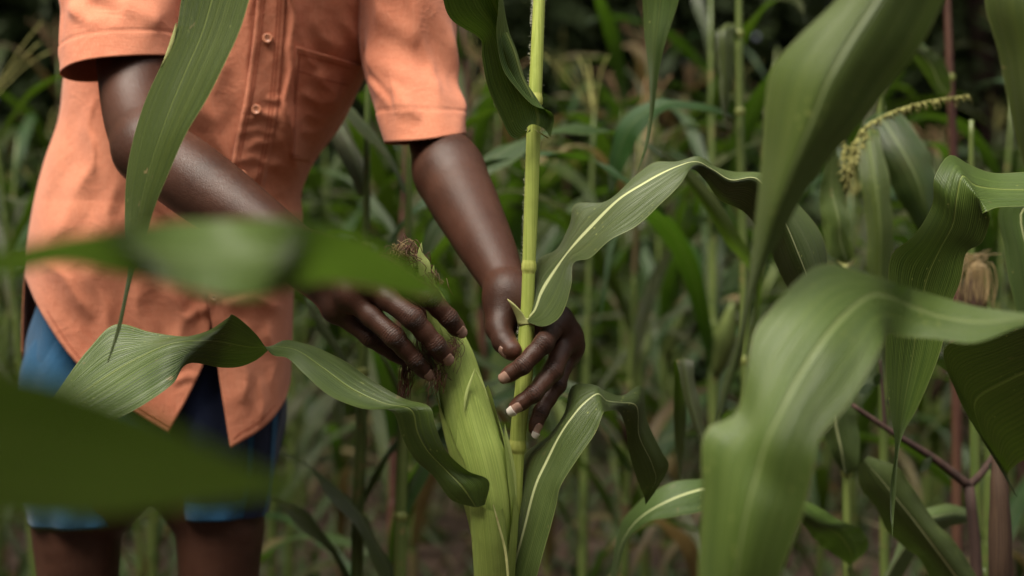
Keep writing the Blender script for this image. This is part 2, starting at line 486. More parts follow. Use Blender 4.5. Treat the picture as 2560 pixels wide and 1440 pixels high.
def maize_prototype(seed, H, nl, kind):
    """list of (part name, mesh) around the origin"""
    rg = np.random.default_rng(seed)
    parts = []
    lean = rg.uniform(-0.05, 0.05, 2)
    zz = np.linspace(0, H, 14)
    ax = np.stack([lean[0] * zz ** 1.5, lean[1] * zz ** 1.5, zz], 1)
    r = np.interp(zz, [0, H * 0.5, H], [0.0125, 0.0095, 0.004])
    mb = MB().tube(ax, r, 8)
    at = lambda z: np.array([np.interp(z, zz, ax[:, a]) for a in range(3)])
    nodes = np.linspace(0.12, H * 0.90, nl) + rg.uniform(-0.03, 0.03, nl)
    for z in nodes:
        c = at(z); rr = np.interp(z, zz, r)
        mb.tube([c - (0, 0, .008), c - (0, 0, .003), c + (0, 0, .003), c + (0, 0, .008)], [rr, rr * 1.22, rr * 1.22, rr], 8, caps=False)
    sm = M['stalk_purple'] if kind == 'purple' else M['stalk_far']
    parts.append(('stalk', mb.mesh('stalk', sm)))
    az0 = rg.uniform(0, 6.28)
    for i, z in enumerate(nodes):
        q = i / max(1, nl - 1)
        az = az0 + np.pi * i + rg.uniform(-0.6, 0.6)
        L = rg.uniform(0.52, 0.80) * (0.62 + 0.75 * math.sin(math.pi * min(1, q * 0.85 + 0.12)))
        W = rg.uniform(0.036, 0.062) * (0.75 + 0.35 * math.sin(math.pi * q))
        th1 = rg.uniform(1.7, 2.9)
        G = arc_leaf(at(z), az, L, W, rg.uniform(0.25, 0.6), th1, rg, power=rg.uniform(0.9, 1.7), twist=rg.uniform(-1.3, 1.3), fold=rg.uniform(0.15, 0.5))
        dry = (i == 0 and kind != 'young') or (kind == 'old' and rg.uniform() < 0.35)
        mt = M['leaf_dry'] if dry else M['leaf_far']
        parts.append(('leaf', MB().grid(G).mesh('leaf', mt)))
        # the sheath that wraps the stalk below the blade
        zs = np.linspace(z - min(0.13, z - 0.02), z, 5)
        rs = np.interp(zs, zz, r) * np.array([1.08, 1.18, 1.25, 1.32, 1.45])
        parts.append(('sheath', MB().tube(np.array([at(a) for a in zs]), rs, 8, caps=False).mesh('sheath', M['leaf_dry'] if dry else sm)))
    if kind in ('tassel', 'old', 'purple'):
        mb = MB()
        tassel_mesh(mb, at(H), rg, n=rg.integers(6, 11), L=rg.uniform(0.18, 0.26))
        parts.append(('tassel', mb.mesh('tassel', M['tassel_dry'] if kind == 'old' else M['tassel'])))
    if kind in ('ear', 'old', 'tassel'):
        z = nodes[int(nl * 0.45)]
        a2 = az0 + rg.uniform(-1, 1)
        d = np.array((math.cos(a2) * 0.35, math.sin(a2) * 0.35, 0.93))
        ll = rg.uniform(0.16, 0.21)
        ts = np.linspace(0, 1, 9)
        pts = at(z) + d * (ts * ll)[:, None] + np.array((math.cos(a2), math.sin(a2), 0)) * 0.012
        rr = np.interp(ts, [0, .2, .5, .8, 1], [.008, .019, .023, .015, .004])
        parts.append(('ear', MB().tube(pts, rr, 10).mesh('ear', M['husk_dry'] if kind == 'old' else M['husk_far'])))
        mb = MB()
        for _ in range(14):
            o = rg.normal(0, 0.012, 3); o[2] = -abs(o[2]) * 0.6
            mb.tube([pts[-1], pts[-1] + d * 0.015 + o * 0.4, pts[-1] + d * 0.012 + o * 1.4], 0.0007, 3)
        parts.append(('silk', mb.mesh('silk', M['silk'] if kind == 'old' else M['silk_pale'])))
    return parts

def place_parts(parts, loc, rz, sc, label, group):
    e = empty('maize_plant', loc, label, 'maize plant', group)
    e.rotation_euler = (0, 0, rz)
    e.scale = (sc, sc, sc)
    for nm, me in parts:
        o = bpy.data.objects.new(nm, me)
        col.objects.link(o)
        o.parent = e
    return e

# ------------------------------------------------------------------ ground
def ground_height(x, y):
    return 0.018 * np.sin(x * 3.1 + 0.7 * np.sin(y * 1.7)) + 0.02 * np.sin(y * 8.2 + 0.5 * np.sin(x * 2.3)) - 0.02

def build_ground():
    k = NT('soil')
    tc = k.n('ShaderNodeTexCoord')
    pos = tc.outputs['Object']
    a = k.noise(pos, 7.0, 8, 0.7); b = k.noise(pos, 60.0, 6, 0.7); c0 = k.noise(pos, 1.3, 3, 0.5)
    c = k.mix(k.sstep(a, 0.3, 0.7), (0.036, 0.022, 0.016), (0.085, 0.054, 0.040))
    c = k.mix(k.math('MULTIPLY', k.sstep(b, 0.5, 0.75), 0.5), c, (0.12, 0.085, 0.06))
    c = k.mix(k.math('MULTIPLY', k.sstep(c0, 0.45, 0.65), 0.4), c, (0.022, 0.018, 0.012))
    bp = k.n('ShaderNodeBump', i_Strength=0.9, i_Distance=0.03)
    k.l(k.math('ADD', a, k.math('MULTIPLY', b, 0.4)), bp.inputs['Height'])
    bs = k.n('ShaderNodeBsdfPrincipled', i_Roughness=0.95)
    bs.inputs['Specular IOR Level'].default_value = 0.2
    k.l(c, bs.inputs['Base Color']); k.l(bp.outputs[0], bs.inputs['Normal'])
    out = k.n('ShaderNodeOutputMaterial'); k.l(bs.outputs[0], out.inputs[0])
    xs = np.concatenate([np.linspace(-80, -7, 14), np.linspace(-6.5, 6.5, 131), np.linspace(7, 80, 14)])
    ys = np.concatenate([np.linspace(-60, -3, 10), np.linspace(-2.5, 12, 146), np.linspace(12.5, 110, 14)])
    X, Y = np.meshgrid(xs, ys)
    Z = ground_height(X, Y) * np.clip((14 - np.abs(X)) / 5, 0, 1) * np.clip((17 - np.abs(Y)) / 5, 0, 1)
    o = MB().grid(np.stack([X, Y, Z], -1)).build('ground', k.m)
    tag(o, kind='structure')
build_ground()

def scatter_blades(name, mat, n, xr, yr, lr, wr, seed, flat=False, label=None):
    rg = np.random.default_rng(seed)
    mb = MB()
    V = []; F = []; UVs = []
    for i in range(n):
        x, y = rg.uniform(*xr), rg.uniform(*yr)
        z = float(ground_height(np.array(x), np.array(y)))
        L, W = rg.uniform(*lr), rg.uniform(*wr)
        az = rg.uniform(0, 6.28)
        t = np.linspace(0, 1, 5)
        if flat:
            d = np.stack([t * L * math.cos(az), t * L * math.sin(az), 0.012 + 0.02 * np.sin(t * 5 + az) + rg.uniform(0, .02)], 1)
        else:
            th = rg.uniform(0.2, 0.9) + t * rg.uniform(0.3, 1.5)
            st = np.stack([np.sin(th) * math.cos(az), np.sin(th) * math.sin(az), np.cos(th)], 1) * L / 4
            d = np.concatenate([[[0, 0, 0]], np.cumsum(st[:-1], axis=0)])
        p = np.array((x, y, z)) + d
        sd = np.array((-math.sin(az), math.cos(az), rg.uniform(-.3, .3))) * W / 2
        w = np.array([0.6, 1, 1, 0.7, 0.05])[:, None]
        b = len(V) * 10
        V.append(np.stack([p - sd * w, p + sd * w], 1).reshape(-1, 3))
        UVs.append(np.stack([np.tile([0, 1], 5), np.repeat(t, 2)], 1))
        for q in range(4):
            F.append((b + 2*q, b + 2*q + 1, b + 2*q + 3, b + 2*q + 2))
    mb.add(np.concatenate(V), F, np.concatenate(UVs))
    o = mb.build(name, mat)
    tag(o, label, kind='stuff')
    return o

M['weed'] = leaf_material('weed_leaf', (0.020, 0.042, 0.008), (0.042, 0.075, 0.016), (0.07, 0.10, 0.03), rib_w=0.06, hue_var=0.4, speck=0.0)
scatter_blades('ground_weeds', M['weed'], 6800, (-4.5, 4.5), (2.4, 9.0), (0.06, 0.24), (0.008, 0.030), 3, label='low green weeds covering the soil between the maize plants')
scatter_blades('leaf_litter', M['leaf_dry'], 1300, (-4, 4), (1.6, 8.0), (0.06, 0.28), (0.008, 0.03), 4, flat=True, label='dry fallen maize leaves and stems littering the brown soil')

# ------------------------------------------------------------------ dark woodland at the field's edge
def build_woodland():
    rg = np.random.default_rng(21)
    k = NT('woodland_foliage')
    oi = k.n('ShaderNodeTexCoord')
    nz = k.noise(oi.outputs['Object'], 1.2, 4, 0.6)
    nf = k.noise(oi.outputs['Object'], 14.0, 3, 0.6)
    c = k.mix(k.sstep(nz, 0.3, 0.7), (0.032, 0.052, 0.016), (0.070, 0.100, 0.032))
    c = k.mix(k.math('MULTIPLY', k.sstep(nf, 0.5, 0.8), 0.5), c, (0.095, 0.100, 0.045))
    bs = k.n('ShaderNodeBsdfPrincipled', i_Roughness=0.6)
    bs.inputs['Specular IOR Level'].default_value = 0.3
    k.l(c, bs.inputs['Base Color'])
    out = k.n('ShaderNodeOutputMaterial'); k.l(bs.outputs[0], out.inputs[0])
    # clumps: a band of undergrowth plus crowns leaned out over the field edge to shade it
    cl = []
    for i in range(330):
        x = rg.uniform(-11, 11); z = rg.uniform(0.2, 6.5)
        over = max(0, z - 2.6) * 0.75
        y = rg.uniform(8.6, 11.0) - over * rg.uniform(0.3, 1.0)
        cl.append((x, y, z, rg.uniform(0.45, 1.0)))
    for i in range(190):                               # unseen crowns added overhead to darken the background
        cl.append((rg.uniform(-10, 10), rg.uniform(3.6, 10), rg.uniform(4.3, 7.0), rg.uniform(0.7, 1.3)))
    for i in range(620):                               # deeper rank that closes the view
        cl.append((rg.uniform(-12, 12), rg.uniform(11.0, 13.5), rg.uniform(0.2, 7.5), rg.uniform(0.8, 1.4)))
    for i in range(240):                               # unseen clumps added behind the camera to block low light
        a = rg.uniform(0, math.pi); q = rg.uniform(4.0, 6.0)
        cl.append((q * math.cos(a), -q * math.sin(a), rg.uniform(0.2, 5.6), rg.uniform(0.6, 1.1)))
    for sgn in (-1, 1):
        for i in range(110):                           # unseen clumps added at the sides so light falls from above
            cl.append((sgn * rg.uniform(5.5, 8.5), rg.uniform(1.0, 9.0), rg.uniform(0.3, 6.0), rg.uniform(0.6, 1.2)))
    cl = np.array(cl)
    N = 260000
    ci = rg.integers(0, len(cl), N)
    o = rg.normal(0, 1, (N, 3)); o /= np.linalg.norm(o, axis=1)[:, None]
    o *= (rg.uniform(0, 1, N) ** 0.45)[:, None]
    c = cl[ci, :3] + o * cl[ci, 3:4] * np.array((1, 1, 0.8))
    c[:, 2] = np.maximum(c[:, 2], 0.05)
    a = rg.normal(0, 1, (N, 3)); a[:, 2] -= 0.5; a /= np.linalg.norm(a, axis=1)[:, None]
    b = np.cross(a, rg.normal(0, 1, (N, 3))); b /= np.linalg.norm(b, axis=1)[:, None]
    L = (rg.uniform(0.05, 0.13, N) * np.where(c[:, 1] > 10.6, 2.1, 1.0))[:, None]; W = L * rg.uniform(0.28, 0.5, N)[:, None]
    V = np.stack([c - a * L, c + b * W, c + a * L, c - b * W], 1).reshape(-1, 3)
    F = np.arange(4 * N).reshape(-1, 4)
    me = bpy.data.meshes.new('woodland')
    me.vertices.add(4 * N); me.vertices.foreach_set('co', V.astype(np.float32).ravel())
    me.loops.add(4 * N); me.loops.foreach_set('vertex_index', F.astype(np.int32).ravel())
    me.polygons.add(N)
    me.polygons.foreach_set('loop_start', np.arange(0, 4 * N, 4, dtype=np.int32))
    me.update(calc_edges=True)
    me.materials.append(k.m)
    o = link('woodland', me)
    tag(o, 'dark mass of trees and undergrowth behind the maize field, plus unseen clumps added for shade', kind='stuff')
    # trunks of the trees, each one thing
    for i in range(12):
        x = -9 + 1.6 * i + rg.uniform(-0.5, 0.5); y = rg.uniform(9.3, 10.8)
        e = empty('woodland_tree', (x, y, 0), 'dim tree trunk in the dark woodland behind the maize', 'tree', 'woodland trees')
        zz = np.linspace(0, 6, 9)
        pts = np.stack([x + 0.12 * np.sin(zz * rg.uniform(.6, 1.3)), y + 0.1 * np.cos(zz), zz], 1)
        MB().tube(pts, np.linspace(rg.uniform(.07, .14), .04, 9), 10).build('trunk', M['twig'], e)
        for q in range(5):
            z0 = rg.uniform(2.2, 5.5); p0 = np.array([np.interp(z0, zz, pts[:, j]) for j in range(3)])
            az = rg.uniform(0, 6.28)
            MB().tube([p0, p0 + np.array((math.cos(az) * .6, math.sin(az) * .6, .5)), p0 + np.array((math.cos(az) * 1.3, math.sin(az) * 1.3, .8))], [.035, .022, .008], 6).build('branch', M['twig'], e)
build_woodland()

# ------------------------------------------------------------------ field of maize behind the person
KINDS = ['young', 'ear', 'tassel', 'old', 'purple', 'ear', 'tassel', 'young']
PROTO = [maize_prototype(100 + i, [1.05, 1.55, 1.75, 1.7, 1.75, 1.45, 1.6, 1.25][i], [8, 10, 11, 10, 10, 10, 11, 9][i], KINDS[i]) for i in range(8)]
FIELD_LABEL = 'blurred green maize plant in the crowded field behind the person'
def place_field():
    rg = np.random.default_rng(12)
    pts = []
    y = 2.95
    while y < 8.2:
        half = 0.36 * y + 0.7
        x = -half + rg.uniform(0, .4)
        while x < half:
            pts.append((x + rg.uniform(-.10, .10), y + rg.uniform(-.16, .16)))
            x += rg.uniform(0.25, 0.38) * (1 + 0.06 * y)
        y += rg.uniform(0.42, 0.56)
    for (x, y) in pts:
        k = int(rg.integers(0, 8))
        if abs(x + 0.43) < 0.42 and y < 2.75:          # leave room for the person
            continue
        z = float(ground_height(np.array(x), np.array(y)))
        place_parts(PROTO[k], (x, y, z), rg.uniform(0, 6.28), rg.uniform(0.68, 1.0) * (1.18 if y > 4.8 else 1.0), FIELD_LABEL, 'maize plants of the field')
    return len(pts)
N_FIELD = place_field()

def place_around_camera():
    """unseen plants added behind the camera to shade the near leaves"""
    rg = np.random.default_rng(15)
    for (x, y) in ((-0.95, -0.45), (-0.5, -0.6), (0.05, -0.75), (0.55, -0.6), (1.0, -0.45), (-0.3, -1.2), (0.4, -1.2), (-1.0, -1.1)):
        z = float(ground_height(np.array(x), np.array(y)))
        place_parts(PROTO[int(rg.choice([1, 2, 5, 6]))], (x, y, z), rg.uniform(0, 6.28), rg.uniform(0.95, 1.05), 'unseen maize plant added behind the camera to shade the near leaves', 'unseen shading maize plants')
place_around_camera()  # out of view, added for the shade they cast

for (px, d, sc, lab) in ((1556, 3.1, 0.74, 'dry maize plant with a brown tassel, right of the held stalk in the background'),
                         (1322, 3.5, 0.80, 'dry maize plant with a brown tassel, directly behind the held stalk'),
                         (1230, 4.0, 0.86, 'dry maize plant with a brown tassel, behind the hanging leaf by the shirt sleeve')):
    x = (px - 1280) / FPX * d
    place_parts(PROTO[3], (x, d, float(ground_height(np.array(x), np.array(d)))), px * 0.013, sc, lab, None)

# ------------------------------------------------------------------ person: body as one skin mesh from blended limbs
def smin(a, b, k):
    h = np.maximum(k - np.abs(a - b), 0.0) / k
    return np.minimum(a, b) - h * h * k * 0.25

class Limb:
    """chain of tapered capsules, optionally squashed across one axis"""
    def __init__(self, pts, rad, k=0.006, flat=None, smooth=0):
        self.p = np.asarray(pts, float); self.r = np.asarray(rad, float); self.k = k
        if smooth:                                   # one even swelling curve instead of straight pieces
            s = np.concatenate([[0], np.cumsum(np.linalg.norm(np.diff(self.p, axis=0), axis=1))])
            ss = np.linspace(0, s[-1], smooth)
            self.p, self.r, self.k = hermite(s, self.p, ss), hermite(s, self.r, ss), 0
        self.flat = flat                             # (axis unit vector, factor > 1 thins along that axis)
        self.segs = [(self.p[i], self.p[i+1], self.r[i], self.r[i+1]) for i in range(len(self.p) - 1)]
        if len(self.p) == 1:
            self.segs = [(self.p[0], self.p[0] + 1e-5, self.r[0], self.r[0])]
        self.c = self.p.mean(0)
        self.R = np.max(np.linalg.norm(self.p - self.c, axis=1) + self.r)
    def d(self, X, c=None, rad=None):
        out = None
        for a, b, r0, r1 in self.segs:
            if c is not None and len(self.segs) > 3 and np.linalg.norm((a + b) / 2 - c) - np.linalg.norm(b - a) / 2 - max(r0, r1) > rad:
                continue
            ab = b - a
            xa = X - a
            t = np.clip(xa @ ab / (ab @ ab + 1e-12), 0, 1)
            q = xa - t[:, None] * ab
            if self.flat is not None:
                n, s = self.flat
                qn = q @ n
                q = q + ((s - 1) * qn)[:, None] * n
            dd = np.linalg.norm(q, axis=1) - (r0 + (r1 - r0) * t)
            out = dd if out is None else (smin(out, dd, self.k) if self.k else np.minimum(out, dd))
        return np.full(len(X), 1.0) if out is None else out

def far(l, c, rad):
    return np.linalg.norm(l.c - c) - l.R > rad

class Body:
    """core limbs blended together; digits blend with the core but stay apart from each other"""
    def __init__(self, core, digits, kc=0.02, kd=0.008):
        self.core, self.digits, self.kc, self.kd = core, digits, kc, kd
    def d(self, X, c, rad):
        base = None
        for l in self.core:
            if far(l, c, rad): continue
            dd = l.d(X, c, rad)
            base = dd if base is None else smin(base, dd, self.kc)
        if base is None: base = np.full(len(X), 1.0)
        out = base
        for l in self.digits:
            if far(l, c, rad): continue
            out = np.minimum(out, smin(base, l.d(X, c, rad), self.kd))
        return out

def surface_nets(body, lo, hi, h, B=12):
    lo = np.asarray(lo, float); hi = np.asarray(hi, float)
    nb = np.ceil((hi - lo) / (h * B)).astype(int)
    bi = np.stack(np.meshgrid(*[np.arange(n) for n in nb], indexing='ij'), -1).reshape(-1, 3)
    cen = lo + (bi + 0.5) * B * h
    d0 = np.empty(len(cen))
    for s in range(0, len(cen), 20000):
        d0[s:s+20000] = body.d(cen[s:s+20000], lo, 1e9)
    keep = bi[np.abs(d0) < 0.5 * math.sqrt(3) * B * h * 1.15 + 0.004]
    g = np.stack(np.meshgrid(*[np.arange(B + 1)] * 3, indexing='ij'), -1)
    S = 1 << 20
    keys, verts, quads = [], [], []
    corners = [(i, j, k) for i in (0, 1) for j in (0, 1) for k in (0, 1)]
    edges = [(a, b) for a in range(8) for b in range(a + 1, 8) if sum(abs(x - y) for x, y in zip(corners[a], corners[b])) == 1]
    for b in keep:
        gi = g + b * B
        X = lo + gi.reshape(-1, 3) * h
        D = body.d(X, lo + (b + 0.5) * B * h, 0.5 * math.sqrt(3) * B * h + 0.045).reshape(B+1, B+1, B+1)
        s = D < 0
        if s.all() or not s.any(): continue
        cv = [D[i:B+i, j:B+j, k:B+k] for i, j, k in corners]
        cs = [s[i:B+i, j:B+j, k:B+k] for i, j, k in corners]
        cnt = sum(c.astype(np.int8) for c in cs)
        act = (cnt > 0) & (cnt < 8)
        ii = np.argwhere(act)
        if len(ii) == 0: continue
        acc = np.zeros((len(ii), 3)); num = np.zeros(len(ii))
        cva = [c[act] for c in cv]; csa = [c[act] for c in cs]
        for a, e in edges:
            x = csa[a] != csa[e]
            t = np.where(x, cva[a] / (cva[a] - cva[e] + 1e-20), 0)
            pa, pe = np.array(corners[a], float), np.array(corners[e], float)
            acc += np.where(x[:, None], pa + t[:, None] * (pe - pa), 0); num += x
        gl = ii + b * B
        verts.append(lo + (gl + acc / num[:, None]) * h)
        keys.append((gl[:, 0] * S + gl[:, 1]) * S + gl[:, 2])
        for ax in range(3):
            sl0 = [slice(0, B)] * 3
            sl1 = list(sl0); sl1[ax] = slice(1, B + 1)
            x = s[tuple(sl0)] != s[tuple(sl1)]
            e = np.argwhere(x)
            if len(e) == 0: continue
            ins = s[tuple(sl0)][x]
            e = e + b * B
            u, v = (ax + 1) % 3, (ax + 2) % 3
            c = []
            for du, dv in ((0, 0), (-1, 0), (-1, -1), (0, -1)):
                q = e.copy(); q[:, u] += du; q[:, v] += dv
                c.append((q[:, 0] * S + q[:, 1]) * S + q[:, 2])
            c = np.stack(c, 1)
            c[~ins] = c[~ins][:, ::-1]
            quads.append(c)
    keys = np.concatenate(keys); verts = np.concatenate(verts); quads = np.concatenate(quads)
    o = np.argsort(keys); ks = keys[o]
    idx = np.searchsorted(ks, quads); idx = np.clip(idx, 0, len(ks) - 1)
    ok = (ks[idx] == quads).all(1)
    return verts, o[idx[ok]]

def nrm(v):
    v = np.asarray(v, float)
    return v / np.linalg.norm(v)

TOCAM = np.array((0, -1.0, 0))

def finger(j, r, dorsal, k=0.004):
    """j: MCP, PIP, DIP, tip; r: radii there. Adds knuckle swelling and soft pads"""
    j = np.asarray(j, float); d = nrm(dorsal)
    p, q = [], []
    for i in range(3):
        a, b = j[i], j[i+1]
        p.append(a); q.append(r[i])
        m = a * 0.5 + b * 0.5 - d * (0.0012 if i < 2 else 0.0004)
        p.append(m); q.append((r[i] + r[i+1]) * 0.5 * (0.93 if i < 2 else 0.99))
    tip_dir = nrm(j[3] - j[2])
    p.append(j[3] - tip_dir * r[3]); q.append(r[3])
    return Limb(p, q, k)

# --- image-left arm (the person's right): hand laid over the ear
RW = P(772, 652, 1.445)
arm_r = Limb([P(325, -150, 1.76), P(332, 40, 1.73), P(336, 170, 1.69), P(350, 300, 1.64), P(376, 372, 1.60)],
             [0.050, 0.047, 0.0435, 0.0405, 0.0405], smooth=24)
fore_r = Limb([P(376, 375, 1.60), P(440, 418, 1.575), P(535, 487, 1.54), P(640, 562, 1.50), P(720, 618, 1.465), RW],
              [0.0395, 0.0415, 0.0400, 0.0340, 0.0288, 0.0266], smooth=30)
RH = dict(
    index=[P(956, 676, 1.400), P(1072, 742, 1.383), P(1122, 795, 1.392), P(1157, 838, 1.405)],
    middle=[P(914, 704, 1.392), P(1032, 795, 1.373), P(1090, 862, 1.383), P(1124, 905, 1.397)],
    ring=[P(873, 738, 1.396), P(986, 843, 1.378), P(1038, 900, 1.388), P(1077, 944, 1.402)],
    pinky=[P(838, 772, 1.412), P(925, 846, 1.408), P(985, 885, 1.420), P(1020, 905, 1.432)])
RR = dict(index=(.0124, .0109, .0093, .0077), middle=(.0124, .0108, .0094, .0079), ring=(.0121, .0101, .0087, .0073), pinky=(.0105, .0085, .0072, .006))
DORS_R = nrm(TOCAM + np.array((0.25, 0, 0.30)))
palm_r = [Limb([RW, RH[f][0]], [0.0225, 0.0125], 0.01) for f in ('index', 'middle', 'ring', 'pinky')]
palm_r += [Limb([P(800, 690, 1.445), P(860, 745, 1.425)], [0.020, 0.015], 0.01),           # hypothenar
           Limb([P(800, 650, 1.455), P(900, 690, 1.435)], [0.022, 0.018], 0.01)]
thumb_r = Limb([P(820, 640, 1.455), P(930, 690, 1.455), P(1040, 760, 1.462), P(1100, 815, 1.462)], [0.018, 0.0135, 0.011, 0.0085], 0.006)
tend_r = [Limb([RW * .72 + RH[f][0] * .28 + DORS_R * 0.0165, RW * .35 + RH[f][0] * .65 + DORS_R * 0.0125, RH[f][0] + DORS_R * 0.0085], [0.0040, 0.0045, 0.0040], 0.002) for f in RH]
fingers_r = {f: finger(RH[f], RR[f], DORS_R) for f in RH}
knuck_r = [Limb([RH[f][0] + DORS_R * 0.0035 + np.array((0.001, 0, -0.001))], [0.0105], 0.005) for f in RH]

# --- image-right arm (the person's left): fist round the stalk
LW = P(1270, 738, 1.515)
arm_l = Limb([P(1015, -140, 1.78), P(1045, 120, 1.77), P(1078, 290, 1.75), P(1095, 360, 1.73), P(1122, 428, 1.695)],
             [0.046, 0.037, 0.0335, 0.0350, 0.041], smooth=20)
fore_l = Limb([P(1122, 428, 1.695), P(1142, 470, 1.675), P(1188, 560, 1.62), P(1228, 640, 1.57), P(1256, 700, 1.535), LW],
              [0.0405, 0.0412, 0.0358, 0.0298, 0.0242, 0.0216], smooth=30)
LH = dict(
    index=[P(1396, 800, 1.492), P(1360, 858, 1.450), P(1306, 915, 1.441), P(1250, 951, 1.446)],
    middle=[P(1420, 838, 1.500), P(1384, 927, 1.463), P(1334, 985, 1.449), P(1273, 1028, 1.450)],
    ring=[P(1425, 868, 1.512), P(1393, 962, 1.487), P(1352, 1030, 1.474), P(1330, 1088, 1.470)],
    pinky=[P(1416, 885, 1.530), P(1396, 960, 1.515), P(1362, 1010, 1.503), P(1346, 1048, 1.498)])
LR = dict(index=(.0118, .0103, .0089, .0074), middle=(.0118, .0103, .0088, .0072), ring=(.0112, .0094, .0080, .0066), pinky=(.010, .0082, .0072, .006))
DORS_L = nrm(TOCAM + np.array((0.55, 0, 0.15)))
palm_l = [Limb([LW, LH[f][0]], [0.0190, 0.0128], 0.01) for f in ('index', 'middle', 'ring', 'pinky')]
palm_l += [Limb([P(1275, 760, 1.515), P(1375, 800, 1.505)], [0.020, 0.014], 0.01),
           Limb([P(1262, 765, 1.512), P(1250, 815, 1.497)], [0.019, 0.0150], 0.008)]        # ball of the thumb
thumb_l = Limb([P(1258, 770, 1.505), P(1249, 822, 1.488), P(1260, 854, 1.474), P(1279, 876, 1.463)], [0.0165, 0.0130, 0.0118, 0.0108], 0.006)
tend_l = [Limb([LW * .65 + LH[f][0] * .35 + DORS_L * 0.0140, LH[f][0] + DORS_L * 0.0090], [0.0040, 0.0040], 0.002) for f in LH]
fingers_l = {f: finger(LH[f], LR[f], DORS_L) for f in LH}
knuck_l = [Limb([LH[f][0] + DORS_L * 0.003], [0.0108], 0.005) for f in LH]

body_r = Body([arm_r, fore_r] + palm_r + knuck_r, tend_r + [thumb_r] + list(fingers_r.values()), 0.014, 0.008)
body_l = Body([arm_l, fore_l] + palm_l + knuck_l, tend_l + [thumb_l] + list(fingers_l.values()), 0.014, 0.008)

# --- trunk, legs, neck and head (mostly under the clothes or out of the picture)
trunk = [Limb([P(395, 960, 1.93), P(405, 700, 1.925), P(450, 450, 1.90), P(540, 150, 1.87), P(600, -60, 1.85)], [0.105, 0.098, 0.098, 0.100, 0.095], 0.03),
         Limb([P(330, 980, 1.935), P(465, 980, 1.935)], [0.095, 0.095], 0.03),
         Limb([P(390, -90, 1.80), P(640, -170, 1.83), P(930, -130, 1.82)], [0.055, 0.075, 0.055], 0.03),
         Limb([P(430, 120, 1.86), P(780, 120, 1.87)], [0.088, 0.085], 0.03)]
HC = P(655, -560, 1.66)                               # head centre
neck = [Limb([P(640, -200, 1.82), P(650, -400, 1.73)], [0.060, 0.053], 0.02)]
head = [Limb([HC + (0, 0.012, 0.03)], [0.092], 0.02), Limb([HC + (0, -0.022, -0.055), HC + (0, -0.045, -0.082)], [0.058, 0.040], 0.02),
        Limb([HC + (0, -0.088, 0.012), HC + (0, -0.108, -0.022)], [0.010, 0.014], 0.01),
        Limb([HC + (-0.022, -0.092, -0.055), HC + (0.022, -0.092, -0.055)], [0.010, 0.010], 0.008),
        Limb([HC + (-0.092, 0.012, 0.01), HC + (-0.090, 0.012, -0.022)], [0.016, 0.011], 0.006),
        Limb([HC + (0.092, 0.012, 0.01), HC + (0.090, 0.012, -0.022)], [0.016, 0.011], 0.006)]
legs = []
for hx, kx, ax_ in ((300, 195, 215), (480, 548, 535)):
    hip, knee = P(hx, 990, 1.935), P(kx, 1395, 1.93)
    ank = np.array(((ax_ - 1280) / FPX * 1.96, 1.965, 0.085))
    legs.append(Limb([hip, hip * .5 + knee * .5, P(kx, 1300, 1.93), knee, knee * .6 + ank * .4 + (0, .015, 0), ank], [0.088, 0.076, 0.062, 0.056, 0.050, 0.034], smooth=30))
    legs.append(Limb([ank + (0, 0.02, -0.05), ank + (0, -0.06, -0.055), ank + (0, -0.155, -0.068)], [0.032, 0.034, 0.024], 0.02))
body_c = Body(trunk + neck + head + legs, [], 0.022, 0.01)

def limb_bounds(b, pad=0.01):
    P0 = np.concatenate([l.p - l.r[:, None] for l in b.core + b.digits]); P1 = np.concatenate([l.p + l.r[:, None] for l in b.core + b.digits])
    return P0.min(0) - pad, P1.max(0) + pad

def relax(V, F, keep, it=10):
    """even out the limbs; the hand (points near keep) stays crisp"""
    e = np.concatenate([F[:, [0, 1]], F[:, [1, 2]], F[:, [2, 3]], F[:, [3, 0]]])
    e = np.concatenate([e, e[:, ::-1]])
    n = np.bincount(e[:, 0], minlength=len(V))[:, None]
    w = np.clip((np.linalg.norm(V - keep, axis=1) - 0.03) / 0.06, 0.06, 1)[:, None] * 0.8
    for _ in range(it):
        S = np.stack([np.bincount(e[:, 0], V[e[:, 1], a], len(V)) for a in range(3)], 1) / np.maximum(n, 1)
        V = V + (S - V) * w
    return V

V_r, F_r = surface_nets(body_r, *limb_bounds(body_r), 0.0014)
V_l, F_l = surface_nets(body_l, *limb_bounds(body_l), 0.0014)
V_r, V_l = relax(V_r, F_r, RH['middle'][1], 14), relax(V_l, F_l, LH['middle'][1], 14)
V_c, F_c = surface_nets(body_c, *limb_bounds(body_c), 0.006)

